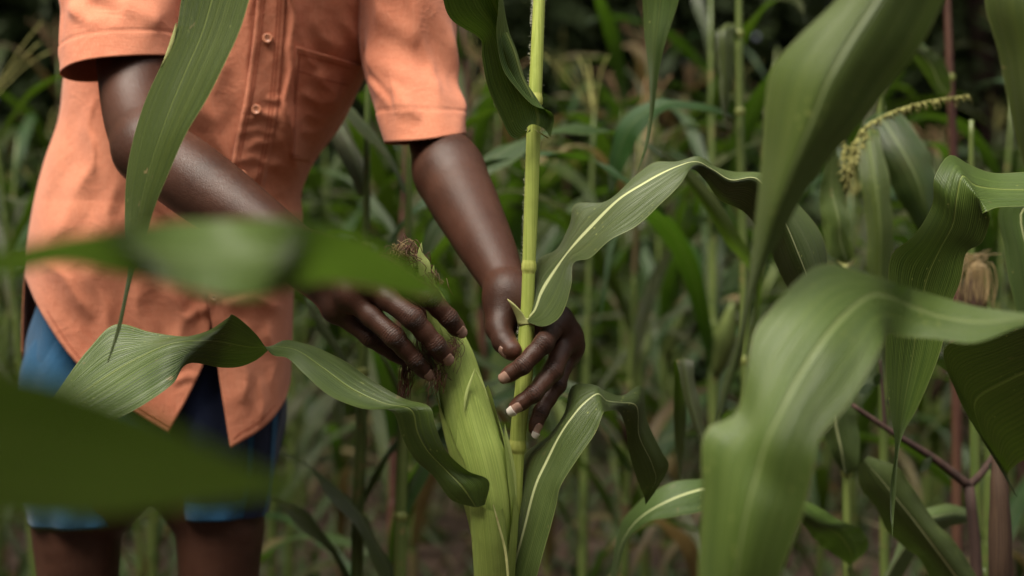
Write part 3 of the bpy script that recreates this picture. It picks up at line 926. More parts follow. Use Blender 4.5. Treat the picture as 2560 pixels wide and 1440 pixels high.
def skin_attributes(V, hand, dors, thumb=None):
    """knuckle-crease strength, coordinate along the finger, and paleness of the palm side"""
    wr = np.zeros(len(V)); al = np.zeros(len(V)); pale = np.zeros(len(V))
    best = np.full(len(V), 1.0)
    for f, j in hand.items():
        j = np.asarray(j)
        for i in range(3):
            a, b = j[i], j[i+1]
            ab = b - a; L = np.linalg.norm(ab); n = ab / L
            t = (V - a) @ n
            tc = np.clip(t, 0, L)
            q = V - a - tc[:, None] * n
            dist = np.linalg.norm(q, axis=1)
            m = dist < best
            best[m] = dist[m]
            side = (q @ dors) / (dist + 1e-6)
            base = sum(np.linalg.norm(j[k+1] - j[k]) for k in range(i))
            al[m] = (base + t)[m]
            w = np.zeros(len(V))
            if i < 2: w = np.maximum(w, np.exp(-((t - L) / (0.0075 if i == 0 else 0.0050)) ** 2))
            if i > 0: w = np.maximum(w, np.exp(-(t / (0.0075 if i == 1 else 0.0050)) ** 2))
            wr[m] = (w * np.clip(side * 1.4 + 0.1, 0, 1))[m]
            pl = np.clip(-side * 1.3 + 0.10, 0, 1)
            if i == 2: pl = np.maximum(pl, np.clip((t / L - 0.55) * 1.3, 0, 0.7))
            pale[m] = pl[m]
    near = np.clip(1 - (best - 0.012) / 0.01, 0, 1)
    if thumb is not None:
        t = np.linalg.norm(V - thumb, axis=1)
        pale = np.maximum(pale, np.clip(1 - (t - 0.006) / 0.012, 0, 1) * 0.95)
        near = np.maximum(near, np.clip(1 - (t - 0.006) / 0.012, 0, 1))
    return wr * near, al, pale * near

def skin_material():
    k = NT('skin')
    tc = k.n('ShaderNodeTexCoord'); pos = tc.outputs['Object']
    aw = k.n('ShaderNodeAttribute', attribute_name='knuckle_line'); aa = k.n('ShaderNodeAttribute', attribute_name='along'); ap = k.n('ShaderNodeAttribute', attribute_name='pale')
    b = k.noise(pos, 16.0, 5, 0.6); f = k.noise(pos, 160.0, 4, 0.65)
    lo = k.noise(pos, 5.0, 3, 0.5)
    c = k.mix(k.sstep(b, 0.30, 0.72), (0.036, 0.0150, 0.0090), (0.066, 0.029, 0.0180))
    c = k.mix(k.math('MULTIPLY', k.sstep(lo, 0.40, 0.65), 0.35), c, (0.074, 0.030, 0.0185))
    c = k.mix(k.math('MULTIPLY', k.sstep(f, 0.45, 0.75), 0.25), c, (0.080, 0.036, 0.024))
    c = k.mix(k.math('MULTIPLY', ap.outputs['Fac'], 0.75), c, (0.190, 0.075, 0.045))
    wob = k.noise(pos, 420.0, 3, 0.6)
    wob2 = k.noise(pos, 130.0, 2, 0.5)
    ph = k.math('ADD', k.math('MULTIPLY', aa.outputs['Fac'], 2500.0), k.math('ADD', k.math('MULTIPLY', wob, 4.0), k.math('MULTIPLY', wob2, 7.0)))
    wv = k.math('SINE', ph)
    groove = k.math('MULTIPLY', k.sstep(wv, 0.2, 0.95), aw.outputs['Fac'])
    c = k.mix(k.math('MULTIPLY', groove, 0.80), c, (0.016, 0.007, 0.005))
    pores = k.n('ShaderNodeTexVoronoi', i_Scale=900.0)
    k.l(pos, pores.inputs['Vector'])
    h = k.math('ADD', k.math('MULTIPLY', groove, -1.6), k.math('MULTIPLY', pores.outputs['Distance'], 0.30))
    h = k.math('ADD', h, k.math('MULTIPLY', f, 0.35))
    bp = k.n('ShaderNodeBump', i_Strength=0.9, i_Distance=0.0009)
    k.l(h, bp.inputs['Height'])
    bs = k.n('ShaderNodeBsdfPrincipled', i_Roughness=0.46)
    bs.inputs['Specular IOR Level'].default_value = 0.27
    bs.inputs['Subsurface Weight'].default_value = 0.10
    bs.inputs['Subsurface Scale'].default_value = 0.004
    bs.inputs['Subsurface Radius'].default_value = (1.0, 0.35, 0.2)
    k.l(k.math('ADD', 0.30, k.math('MULTIPLY', f, 0.22)), bs.inputs['Roughness'])
    k.l(c, bs.inputs['Base Color']); k.l(bp.outputs[0], bs.inputs['Normal'])
    out = k.n('ShaderNodeOutputMaterial'); k.l(bs.outputs[0], out.inputs[0])
    return k.m
M['skin'] = skin_material()

person = empty('person', P(380, 720, 1.95) * np.array((1, 1, 0)), 'person in orange shirt and blue shorts bending to pick the ear of maize', 'person')
Vall = np.concatenate([V_r, V_l, V_c])
Fall = np.concatenate([F_r, F_l + len(V_r), F_c + len(V_r) + len(V_l)])
me = bpy.data.meshes.new('body')
me.from_pydata(Vall.tolist(), [], Fall.tolist())
me.polygons.foreach_set('use_smooth', np.ones(len(me.polygons), bool))
A = [skin_attributes(V_r, RH, DORS_R), skin_attributes(V_l, LH, DORS_L, LH and P(1282, 880, 1.468)), (np.zeros(len(V_c)),) * 3]
for i, nm in enumerate(('knuckle_line', 'along', 'pale')):
    at_ = me.attributes.new(nm, 'FLOAT', 'POINT')
    at_.data.foreach_set('value', np.concatenate([a[i] for a in A]).astype(np.float32))
me.materials.append(M['skin'])
link('body', me, person)

def nail_material():
    k = NT('fingernail')
    uv = k.n('ShaderNodeUVMap'); sep = k.n('ShaderNodeSeparateXYZ'); k.l(uv.outputs[0], sep.inputs[0])
    tc = k.n('ShaderNodeTexCoord')
    nz = k.noise(tc.outputs['Object'], 300.0, 3, 0.6)
    at = k.n('ShaderNodeObjectInfo')
    c = k.mix(nz, (0.24, 0.135, 0.100), (0.33, 0.205, 0.155))
    c = k.mix(k.sstep(sep.outputs[1], 0.16, 0.0), c, (0.20, 0.085, 0.055))
    bs = k.n('ShaderNodeBsdfPrincipled', i_Roughness=0.34)
    k.l(c, bs.inputs['Base Color'])
    out = k.n('ShaderNodeOutputMaterial'); k.l(bs.outputs[0], out.inputs[0])
    return k.m
M['nail'] = nail_material()
M['nail_white'] = plain_material('fingernail_free_edge', (0.60, 0.53, 0.46), 0.4, 0.5, var=0.1)

def nail(joints, r, dors, wid, length, white=0.0, back=0.0, r2=None):
    r2 = r * 1.2 if r2 is None else r2
    a, b = np.asarray(joints[2]), np.asarray(joints[3])
    ax = nrm(b - a)
    dn = dors - ax * (dors @ ax); dn = nrm(dn)
    sd = np.cross(ax, dn)
    c = b - ax * r                                     # centre of the end ball
    nv, nu = 11, 11
    Ls = np.linalg.norm(b - a)
    local_r = lambda al: r + (0.99 * (r2 + r) / 2 + 0.0006 - r) * np.clip(-al / (Ls / 2 - r), 0, 1.3)
    v = np.linspace(0, 1, nv); u = np.linspace(-1, 1, nu)
    V, U = np.meshgrid(v, u, indexing='ij')
    along = (V - 0.62) * length + 0.0022 + back
    half = wid / 2 * (1 - 0.14 * np.exp(-V * 9)) * np.where(V < 0.18, np.sqrt(np.clip(0.30 + V / 0.18 * 0.70, 0, 1)), 1.0)
    rr = local_r(along) + 0.0000 - 0.0012 * np.clip((V - 0.55) * 2.2, 0, 1) ** 2 - 0.0009 * np.exp(-V * 12)
    th = U * half / rr
    rnd = -0.0018 * (U ** 2) * np.clip((V - 0.6) * 2.5, 0, 1)          # rounded free edge
    G = c + (along + rnd)[..., None] * ax + (rr * np.sin(th) * 0.98)[..., None] * sd + (rr * np.cos(th))[..., None] * dn
    o = MB().grid(G).build('fingernail', M['nail'], person)
    md = o.modifiers.new('thickness', 'SOLIDIFY'); md.thickness = 0.0004; md.offset = 1
    if white > 0:
        V2 = 1 - white + V * white * 1.25
        al2 = (V2 - 0.62) * length + 0.0022 + back
        rnd2 = -0.0018 * (U ** 2) * np.clip((V2 - 0.6) * 2.5, 0, 1)
        rr2 = local_r(al2) + 0.0008 - 0.0012 * np.clip((V2 - 0.55) * 2.2, 0, 1.2) ** 2
        th2 = U * wid / 2 / (r * 0.98)
        G2 = c + (al2 + rnd2)[..., None] * ax + (rr2 * np.sin(th2) * 0.99)[..., None] * sd + (rr2 * np.cos(th2))[..., None] * dn
        e = MB().grid(G2).build('nail_edge', M['nail_white'], o)
        e.matrix_parent_inverse = Matrix.Identity(4)
        md = e.modifiers.new('thickness', 'SOLIDIFY'); md.thickness = 0.0006; md.offset = 1
    return o
UP = np.array((0, 0, 1.0)); RT = np.array((1.0, 0, 0))
nail(RH['index'], RR['index'][3], nrm(TOCAM + 0.30 * RT - 0.0 * UP), 0.0122, 0.0128, r2=RR['index'][2])
nail(RH['middle'], RR['middle'][3], nrm(TOCAM + 0.25 * RT - 0.1 * UP), 0.0124, 0.0130, r2=RR['middle'][2])
nail(RH['ring'], RR['ring'][3], nrm(TOCAM + 0.35 * RT - 0.1 * UP), 0.0112, 0.0118, r2=RR['ring'][2])
nail(LH['index'], LR['index'][3], nrm(TOCAM - 0.10 * RT - 0.0 * UP), 0.0122, 0.0124, r2=LR['index'][2])
nail(LH['middle'], LR['middle'][3], nrm(TOCAM - 0.05 * RT - 0.35 * UP), 0.0112, 0.0160, white=0.36, r2=LR['middle'][2])
nail(LH['ring'], LR['ring'][3], nrm(TOCAM + 0.75 * RT - 0.1 * UP), 0.0104, 0.0150, white=0.32, r2=LR['ring'][2])
nail([0, 0, P(1260, 854, 1.474), P(1291, 890, 1.458)], 0.0108, nrm(-1.0 * RT + 0.30 * TOCAM - 0.2 * UP), 0.013, 0.014, back=-0.001, r2=0.0112)

# hair (out of the picture, kept for other views)
hv = []
for t in np.linspace(0.0, 1.75, 14):
    hv.append([HC + (0, 0.016, 0.03) + 0.098 * np.array((math.sin(t) * math.cos(a), math.sin(t) * math.sin(a) + (0.12 * math.sin(t) if True else 0), math.cos(t) * 1.02)) for a in np.linspace(0, 2 * math.pi, 28, endpoint=False)])
M['hair'] = plain_material('hair', (0.012, 0.010, 0.009), 0.9, 0.1, scale=300, bump=1.0, dist=0.004)
MB().grid(np.array(hv), closed=True).build('hair', M['hair'], person)
M['eye'] = plain_material('eye', (0.25, 0.22, 0.19), 0.2, 0.5, var=0.1)
for sx in (-1, 1):
    c = HC + np.array((sx * 0.033, -0.076, 0.008))
    th = np.linspace(0.02, math.pi - 0.02, 8)
    MB().tube(np.array([c + (0, 0, 0.012 * math.cos(t)) for t in th]), 0.012 * np.sin(th), 10).build('eye', M['eye'], person)

# ------------------------------------------------------------------ clothes
M['shirt'] = cloth_material('orange_cotton', (0.49, 0.155, 0.084), (0.62, 0.232, 0.132), worn=(0.77, 0.40, 0.26))
M['shirt_dark'] = cloth_material('orange_cotton_seam', (0.30, 0.072, 0.034), (0.40, 0.10, 0.05))
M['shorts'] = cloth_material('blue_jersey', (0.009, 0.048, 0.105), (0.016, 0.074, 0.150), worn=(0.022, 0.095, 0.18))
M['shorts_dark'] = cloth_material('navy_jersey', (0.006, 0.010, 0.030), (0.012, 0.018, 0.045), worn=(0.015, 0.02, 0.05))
M['button'] = plain_material('button', (0.60, 0.24, 0.13), 0.35, 0.5, var=0.15, scale=200)
M['thread'] = plain_material('thread', (0.05, 0.02, 0.015), 0.8, 0.2)

sil_l = lambda y: hermite([-300, 0, 190, 300, 400, 500, 600, 690, 1300], [270, 205, 160, 146, 112, 86, 70, 62, 62], y)
sil_r = lambda y: hermite([-300, -100, 0, 120, 220, 330, 440, 490, 540, 620, 700, 850, 960, 1300], [1010, 1000, 985, 950, 900, 832, 768, 752, 756, 746, 736, 730, 726, 726], y)
dep_c = lambda y: hermite([-300, 0, 300, 600, 800, 1100], [1.83, 1.855, 1.88, 1.91, 1.925, 1.93], y)
dep_h = lambda y: hermite([-300, 0, 200, 400, 560, 700, 850, 1100], [0.125, 0.130, 0.132, 0.138, 0.145, 0.135, 0.128, 0.125], y)

def seg_dist(px, py, pts):
    """distance in pixels to a polyline, plus signed side and 0..1 position along it"""
    best = np.full(np.shape(px), 1e9); side = np.zeros(np.shape(px)); tt = np.zeros(np.shape(px))
    L = [math.dist(pts[i], pts[i+1]) for i in range(len(pts) - 1)]
    tot = sum(L); acc = 0
    for i in range(len(pts) - 1):
        (x0, y0), (x1, y1) = pts[i], pts[i+1]
        dx, dy = x1 - x0, y1 - y0
        t = np.clip(((px - x0) * dx + (py - y0) * dy) / (dx*dx + dy*dy), 0, 1)
        qx, qy = px - x0 - t * dx, py - y0 - t * dy
        d = np.hypot(qx, qy)
        m = d < best
        best = np.where(m, d, best)
        side = np.where(m, np.sign(dx * qy - dy * qx), side)
        tt = np.where(m, (acc + t * L[i]) / tot, tt)
        acc += L[i]
    return best, side, tt

# folds seen in the photograph: polyline, half width (px), height (m), sharper side
FOLDS = [
    ([(733, -200), (728, 60), (720, 260), (736, 400), (752, 545)], 26, 0.011, 1),
    ([(700, 260), (716, 380), (742, 520)], 40, 0.009, 0),
    ([(642, -200), (622, 200), (580, 420)], 20, 0.003, -1),
    ([(600, 310), (650, 282), (706, 300)], 10, 0.0019, 0), ([(590, 335), (640, 322), (712, 338)], 10, 0.0020, 0),
    ([(600, 385), (640, 352), (722, 350)], 11, 0.0023, 0), ([(570, 410), (630, 392), (736, 432)], 12, 0.0024, 0),
    ([(640, 465), (668, 422), (726, 400)], 13, 0.0025, 0), ([(640, 500), (700, 478), (752, 520)], 12, 0.0024, 0),
    ([(660, 240), (690, 252), (714, 250)], 9, 0.0025, 0),
    ([(560, 120), (540, 220), (500, 330)], 34, 0.006, 0), ([(520, 250), (540, 340), (590, 430)], 22, 0.004, 0),
    ([(186, 225), (150, 320), (112, 440), (84, 600)], 22, 0.008, 1), ([(240, 230), (226, 330), (240, 440)], 18, 0.006, -1),
    ([(250, 400), (190, 470), (130, 620)], 30, 0.008, 0), ([(300, 430), (270, 540), (280, 640)], 24, 0.006, 0),
    ([(320, 520), (400, 600), (470, 660)], 30, 0.008, 0), ([(350, 470), (440, 560), (510, 640)], 20, 0.005, 0),
    ([(90, 640), (160, 690), (230, 800)], 24, 0.006, 0), ([(200, 640), (260, 760), (300, 900)], 26, 0.005, 0),
    ([(330, 690), (360, 820), (390, 960)], 26, 0.006, 0), ([(430, 700), (450, 800), (440, 930)], 22, 0.006, 0),
    ([(490, 640), (500, 730), (515, 800)], 16, 0.007, 1), ([(455, 800), (490, 770), (522, 780)], 12, 0.005, 0),
    ([(540, 690), (600, 700), (690, 730)], 22, 0.006, 0), ([(560, 760), (640, 745), (720, 780)], 24, 0.007, 0),
    ([(600, 800), (620, 900), (600, 1010)], 24, 0.007, 0), ([(670, 790), (690, 900), (670, 1000)], 22, 0.007, 0),
    ([(700, 850), (712, 930), (690, 1010)], 12, 0.004, 0), ([(640, 930), (660, 1000), (640, 1060)], 12, 0.004, 0),
    ([(430, 960), (470, 940), (500, 950)], 10, 0.003, 0),
    ([(790, 180), (830, 230), (850, 300)], 24, 0.005, 0), ([(752, 230), (800, 260), (850, 250)], 16, 0.004, 0),
    ([(760, 280), (800, 300), (840, 290)], 13, 0.004, 0), ([(750, 330), (790, 335), (820, 330)], 12, 0.004, 0),
    ([(770, 30), (800, 90), (880, 130)], 26, 0.004, 0), ([(850, 40), (900, 110), (920, 160)], 18, 0.005, 0),
    ([(745, 60), (760, 140), (790, 170)], 15, 0.003, 0),
]
_wr = np.random.default_rng(11)
_WAV = [(_wr.uniform(0.008, 0.030), _wr.uniform(0, math.pi), _wr.uniform(0, 6.28), _wr.uniform(0.3, 1)) for _ in range(14)]
def fold_height(px, py):
    h = np.zeros(np.shape(px))
    wob = 7 * np.sin(px * 0.021 + 1.3) * np.sin(py * 0.017) + 4 * np.sin(py * 0.045 + px * 0.03)
    for pts, w, a, sd in FOLDS:
        d, s, t = seg_dist(px + wob, py + wob * 0.7, pts)
        ww = w * np.where(s * sd > 0, 0.40, 1.0) if sd else w
        end = np.clip(np.sin(np.pi * np.clip(t, 0.001, 0.999)) * 1.6, 0, 1) if len(pts) else 1
        a, ww = a * 0.85, ww * 0.8
        h += a * np.exp(-np.abs(d / ww) ** 1.5) * end
        h -= 0.35 * a * np.exp(-((d - 2.0 * w) / w) ** 2) * end
    for f, an, ph, am in _WAV:
        h += 0.00028 * am * np.sin((px * math.cos(an) + py * math.sin(an)) * f + ph + 1.5 * np.sin(px * 0.013 + ph) + 1.2 * np.sin(py * 0.017 + an))
    return h

def shirt_depth(px, py, lift=0.0):
    l, r = sil_l(py), sil_r(py)
    u = np.clip((px - (l + r) / 2) / ((r - l) / 2), -1, 1)
    return dep_c(py) - dep_h(py) * np.sqrt(np.maximum(1 - np.abs(u) ** (2.4 + 2.4 * np.clip((py - 500) / 200, 0, 1)), 0)) - fold_height(px, py) * np.clip((1 - np.abs(u)) * 8, 0.15, 1) - lift

def lift_grid(PX, PY, lift=0.0, depth=None):
    D = shirt_depth(PX, PY, lift) if depth is None else depth
    return np.stack([(PX - 1280) / FPX * D, D, CAM_Z + (720 - PY) / FPX * D], -1)

def panel(sil, cen, hem, n=190, m=90, lift=0.0, y0=-260):
    """u = 0 at the side seam, 1 at the front edge; hem: polyline from side to front edge"""
    hem = np.asarray(hem, float)
    s = np.concatenate([[0], np.cumsum(np.linalg.norm(np.diff(hem, axis=0), axis=1))]); s /= s[-1]
    u = np.linspace(0, 1, m)
    H = hermite(s, hem, u)
    t = np.linspace(0, 1, n)
    PX = np.zeros((n, m)); PY = np.zeros((n, m))
    for j in range(m):
        yy = y0 + t * (H[j, 1] - y0)
        xb = sil(yy) + (cen(yy) - sil(yy)) * u[j]
        e = sil(H[j:j+1, 1]) + (cen(H[j:j+1, 1]) - sil(H[j:j+1, 1])) * u[j]
        PX[:, j] = xb + (H[j, 0] - e[0]) * np.clip((t - 0.35) / 0.65, 0, 1) ** 2
        PY[:, j] = yy
    return PX, PY

cen_a = lambda y: hermite([-300, 0, 300, 600, 760, 900, 1000, 1087, 1300], [705, 690, 640, 560, 532, 512, 466, 420, 400], y)
cen_b = lambda y: hermite([-300, 0, 200, 400, 600, 710, 850, 930, 1122, 1300], [655, 642, 619, 580, 543, 521, 536, 546, 575, 590], y)
hem_a = [(62, 690), (92, 760), (130, 826), (200, 917), (262, 975), (330, 1030), (420, 1087)]
hem_b = [(726, 955), (712, 1000), (690, 1035), (640, 1082), (600, 1106), (575, 1122)]
shirt = MB()
PXa, PYa = panel(sil_l, cen_a, hem_a)
GA = lift_grid(PXa, PYa)
shirt.grid(GA)
PXb, PYb = panel(sil_r, cen_b, hem_b)
GB = lift_grid(PXb, PYb, 0.005)
GB[:, 0] = lift_grid(PXb[:, :1], PYb[:, :1])[:, 0]
shirt.grid(GB)
# back, round the far side
nb = 50
u = np.linspace(-1, 1, 60)
yy = np.linspace(-260, 900, nb)
PX = np.zeros((nb, 60)); PY = np.repeat(yy[:, None], 60, 1)
D = np.zeros((nb, 60))
for i, y in enumerate(yy):
    l, r = sil_l(np.array([y]))[0], sil_r(np.array([y]))[0]
    PX[i] = (l + r) / 2 + u * (r - l) / 2
    PX[i] += 34 * math.exp(-((y - 310) / 110) ** 2) * np.clip((u - 0.2) / 0.5, 0, 1) * np.clip((1 - u) / 0.06, 0, 1)
    hb = dep_h(np.array([y]))[0] * 0.95
    D[i] = dep_c(np.array([y]))[0] + hb * np.sqrt(np.maximum(1 - np.abs(u) ** 2.3, 0)) + 0.004 * np.sin(u * 9 + y * 0.01)
shirt.grid(lift_grid(PX, PY, depth=D))
# yoke over the shoulders (above the picture)
top = []
for t in np.linspace(0, 1, 10):
    y = -260 - 90 * t
    ring = []
    for a in np.linspace(0, 2 * np.pi, 48, endpoint=False):
        wv = (1 - 0.55 * t ** 2)
        cx = 640 + (650 - 640) * t
        dcc = 1.83 - 0.03 * t
        dd = dcc - 0.118 * (1 - 0.45 * t) * math.sin(a)
        ring.append(P(cx + 365 * wv * math.cos(a), y, dd))
    top.append(ring)
shirt.grid(np.array(top), closed=True)
sh = shirt.build('shirt', M['shirt'], person)
md = sh.modifiers.new('thickness', 'SOLIDIFY'); md.thickness = 0.0014; md.offset = 0

# sleeves
def sleeve(rings, folds, seed, seg=110, n=90):
    """rings: (px, py, d, half width m, half depth m, tilt of the ring towards the right m, tilt towards the back m)"""
    rings = np.asarray(rings, float)
    t = np.linspace(0, 1, len(rings))
    Rr = hermite(t, rings, np.linspace(0, 1, n))
    a = np.linspace(0, 2 * np.pi, seg, endpoint=False)
    rg = np.random.default_rng(seed)
    G = np.zeros((n, seg, 3))
    A, T = np.meshgrid(a, np.linspace(0, 1, n))
    bump = np.zeros_like(A)
    for (a0, t0, a1, t1, w, h) in folds:               # ridge from (angle,t) to (angle,t); angle 0 = right, 90 = towards the camera
        a0, a1 = math.radians(a0), math.radians(a1)
        q = np.clip(((A - a0) * (a1 - a0) + (T - t0) * (t1 - t0) * 4) / ((a1 - a0) ** 2 + 4 * (t1 - t0) ** 2 + 1e-9), 0, 1)
        d = np.hypot(A - a0 - q * (a1 - a0), 2 * (T - t0 - q * (t1 - t0)))
        bump += h * np.exp(-(d / w) ** 2)
    for _ in range(10):
        bump += 0.0004 * np.sin(A * rg.integers(2, 9) + T * rg.uniform(-20, 20) + rg.uniform(0, 6))
    hemq = np.clip((T - 0.86) / 0.14, 0, 1)
    bump *= (1 - 0.6 * hemq)
    bump += 0.0010 * np.exp(-((T - 0.855) / 0.008) ** 2) * -1 + 0.0005 * (T > 0.86)
    for i in range(n):
        px, py, d, w, hd, tx, ty = Rr[i]
        c = P(px, py, d)
        ca, sa = np.cos(a), np.sin(a)
        nx = ca * (w + bump[i]); ny = -sa * (hd + bump[i])
        q = (i / (n - 1)) ** 3
        wv = np.sin(3 * a + seed) * 0.6 + np.sin(5 * a + 2.1 * seed) * 0.4
        nx = nx + ca * 0.0022 * q * wv; ny = ny - sa * 0.0022 * q * wv
        G[i] = c + np.stack([nx, ny, tx * ca - ty * sa + 0.0020 * q * np.sin(2 * a + seed)], 1)
    return G
SL_R = [(345, -300, 1.80, 0.078, 0.080, 0.0, 0), (330, -180, 1.775, 0.077, 0.078, 0, 0), (315, -60, 1.745, 0.072, 0.072, 0.004, 0), (305, 60, 1.712, 0.069, 0.072, 0.008, 0), (297, 168, 1.692, 0.0665, 0.068, 0.012, 0.0)]
GS = sleeve(SL_R, [(60, .55, 120, .70, .12, .006), (100, .45, 150, .62, .10, .005), (70, .72, 40, .80, .10, .004), (120, .66, 80, .76, .08, -.004), (150, .3, 160, .9, .10, .004), (40, .35, 60, .6, .12, .005), (100, .80, 130, .70, .07, .003)], 3)
s1 = MB().grid(GS, closed=True).build('sleeve', M['shirt'], person)
SL_L = [(1000, -300, 1.80, 0.075, 0.080, 0.0, 0), (1010, -120, 1.79, 0.066, 0.078, -0.006, 0), (1020, 40, 1.785, 0.060, 0.070, -0.012, 0), (1022, 170, 1.775, 0.0585, 0.062, -0.012, 0), (1044, 260, 1.745, 0.0550, 0.062, -0.002, 0), (1062, 350, 1.722, 0.0485, 0.058, 0.006, 0.004)]
GS2 = sleeve(SL_L, [(140, .62, 60, .70, .14, .007), (150, .70, 100, .86, .12, .006), (160, .62, 120, .80, .08, -.006), (70, .35, 20, .55, .16, .006), (90, .3, 60, .6, .10, .004), (30, .5, 10, .8, .14, .004), (120, .45, 80, .50, .10, .005), (110, .75, 90, .88, .07, .004)], 8)
s2 = MB().grid(GS2, closed=True).build('sleeve', M['shirt'], person)
for s_ in (s1, s2):
    md = s_.modifiers.new('thickness', 'SOLIDIFY'); md.thickness = 0.0009; md.offset = 0

# placket, pocket, seams, buttons
def strip(left, right, ys, lift, m=14):
    ys = np.asarray(ys, float)
    t = np.linspace(0, 1, m)
    PX = left(ys)[:, None] * (1 - t) + right(ys)[:, None] * t
    PY = np.repeat(ys[:, None], m, 1)
    return lift_grid(PX, PY, lift)
pl_r = lambda y: hermite([-300, 0, 200, 300, 420, 520, 640, 760], [722, 714, 700, 690, 668, 648, 600, 560], y)
pk = MB().grid(strip(lambda y: cen_b(y) + 1, pl_r, np.linspace(-250, 700, 150), 0.0068)).build('placket', M['shirt'], person)
md = pk.modifiers.new('thickness', 'SOLIDIFY'); md.thickness = 0.0012; md.offset = 0

def seam(pts, lift, name='seam', w=1.3):
    """a dark stitched line on the shirt front, pixel polyline"""
    c = curve_pts(pts, 60)
    tg = np.gradient(c, axis=0); tg /= np.linalg.norm(tg, axis=1)[:, None]
    nx, ny = -tg[:, 1] * w, tg[:, 0] * w
    PX = np.stack([c[:, 0] - nx, c[:, 0] + nx], 1); PY = np.stack([c[:, 1] - ny, c[:, 1] + ny], 1)
    MB().grid(lift_grid(PX, PY, lift)).build(name, M['shirt_dark'], person)
ysm = np.linspace(-240, 690, 20)
for off in (12, 19):
    seam([(float(cen_b(np.array([y]))[0]) + off, y) for y in ysm], 0.0080)
for off in (-12, -20):
    seam([(float(pl_r(np.array([y]))[0]) + off, y) for y in np.linspace(-240, 640, 20)], 0.0080)
seam([(728, 90), (726, -10), (730, -150)], 0.0058)
def poly_patch(tl, tr, bl, br, n=60, m=50, lift=0.0075):
    s, t = np.meshgrid(np.linspace(0, 1, m), np.linspace(0, 1, n))
    PX = (tl[0] * (1-s) + tr[0] * s) * (1-t) + (bl[0] * (1-s) + br[0] * s) * t
    PY = (tl[1] * (1-s) + tr[1] * s) * (1-t) + (bl[1] * (1-s) + br[1] * s) * t
    D = shirt_depth(PX, PY, lift)
    D -= 0.003 * np.exp(-(t / 0.05) ** 2)              # pocket mouth gapes a little
    return lift_grid(PX, PY, depth=D)
pkt = MB().grid(poly_patch((742, 116), (908, 164), (730, 396), (772, 404))).build('pocket', M['shirt'], person)
md = pkt.modifiers.new('thickness', 'SOLIDIFY'); md.thickness = 0.0014; md.offset = 0
seam([(744, 134), (820, 155), (898, 178)], 0.0094)
seam([(741, 176), (800, 195), (872, 214)], 0.0094)
seam([(750, 122), (741, 250), (735, 395)], 0.0094)
seam([(732, 388), (774, 396)], 0.0094)
# hem stitching
seam([(x + 8 * (1 if i < 3 else 0.6), y - 16) for i, (x, y) in enumerate(hem_a)], 0.0012)
seam([(x - 6, y - 18) for (x, y) in hem_b[:-1]] + [(584, 1098)], 0.0062)

def button(px, py, r=0.0062, lift=0.0085, name='button'):
    D = float(shirt_depth(np.array([px * 1.0]), np.array([py * 1.0]), lift)[0])
    c = P(px, py, D)
    nn = nrm(np.array((0.05, -1, 0.05)))
    sx = nrm(np.cross(nn, UP)); sz = np.cross(sx, nn)
    prof = [(0.0, 0.0012), (0.55, 0.0012), (0.66, 0.0022), (0.86, 0.0024), (1.0, 0.0014), (1.0, 0.0)]
    a = np.linspace(0, 2 * np.pi, 24, endpoint=False)
    G = np.array([[c + r * q * (math.cos(x) * sx + math.sin(x) * sz) + nn * hgt for x in a] for q, hgt in prof])
    b = MB().grid(G, closed=True).build(name, M['button'], person)
    for ox in (-1, 1):
        p0 = c + nn * 0.0016 + sx * ox * r * 0.22
        t = MB().tube([p0 - sz * r * 0.28, p0 + nn * 0.0005, p0 + sz * r * 0.28], 0.0005, 5).build('thread', M['thread'], b)
        t.matrix_parent_inverse = Matrix.Identity(4)
    # buttonhole slit above
    MB().tube([c + sz * r * 1.1 + nn * 0.0002, c + sz * r * 1.7 + nn * 0.0002], 0.0006, 5).build('buttonhole', M['shirt_dark'], person)
for (x, y) in ((692, -92), (669, 96), (641, 274), (604, 437), (560, 600)):
    button(x, y)
button(535, 742, 0.004)

# shorts
def ring_tube(rings, n=40, seg=56, amp=0.0030, seed=1):
    rings = np.asarray(rings, float)
    Rr = hermite(np.linspace(0, 1, len(rings)), rings, np.linspace(0, 1, n))
    a = np.linspace(0, 2 * np.pi, seg, endpoint=False)
    rg = np.random.default_rng(seed)
    ph = rg.uniform(0, 6, 6)
    G = []
    for i, (px, py, d, w, hd) in enumerate(Rr):
        t = i / n
        f = amp * (np.sin(5 * a + ph[0] + 3 * t) + 0.8 * np.sin(9 * a + ph[1] - 5 * t) + 0.6 * np.sin(3 * a + 14 * t + ph[2]))
        e = np.cos(a); g = np.sin(a)
        G.append(P(px, py, d) + np.stack([e * (w + f), -g * (hd + f), np.zeros(seg)], 1))
    return np.array(G)
sb = MB()
sb.grid(ring_tube([(398, 640, 1.925, 0.140, 0.090), (394, 740, 1.925, 0.158, 0.096), (388, 860, 1.93, 0.170, 0.104), (384, 980, 1.93, 0.172, 0.104), (380, 1090, 1.93, 0.166, 0.092)], seed=2), closed=True)
leg_a = [(262, 790, 1.93, 0.080, 0.085), (242, 900, 1.93, 0.092, 0.096), (240, 1000, 1.93, 0.097, 0.106), (222, 1110, 1.93, 0.090, 0.098), (206, 1240, 1.93, 0.072, 0.080), (204, 1302, 1.93, 0.066, 0.074)]
leg_b = [(520, 790, 1.93, 0.078, 0.085), (536, 900, 1.93, 0.088, 0.096), (540, 1000, 1.93, 0.092, 0.106), (546, 1110, 1.93, 0.083, 0.098), (549, 1230, 1.93, 0.068, 0.080), (548, 1282, 1.93, 0.064, 0.074)]
sb.grid(ring_tube(leg_a, seed=5), closed=True); sb.grid(ring_tube(leg_b, seed=6), closed=True)
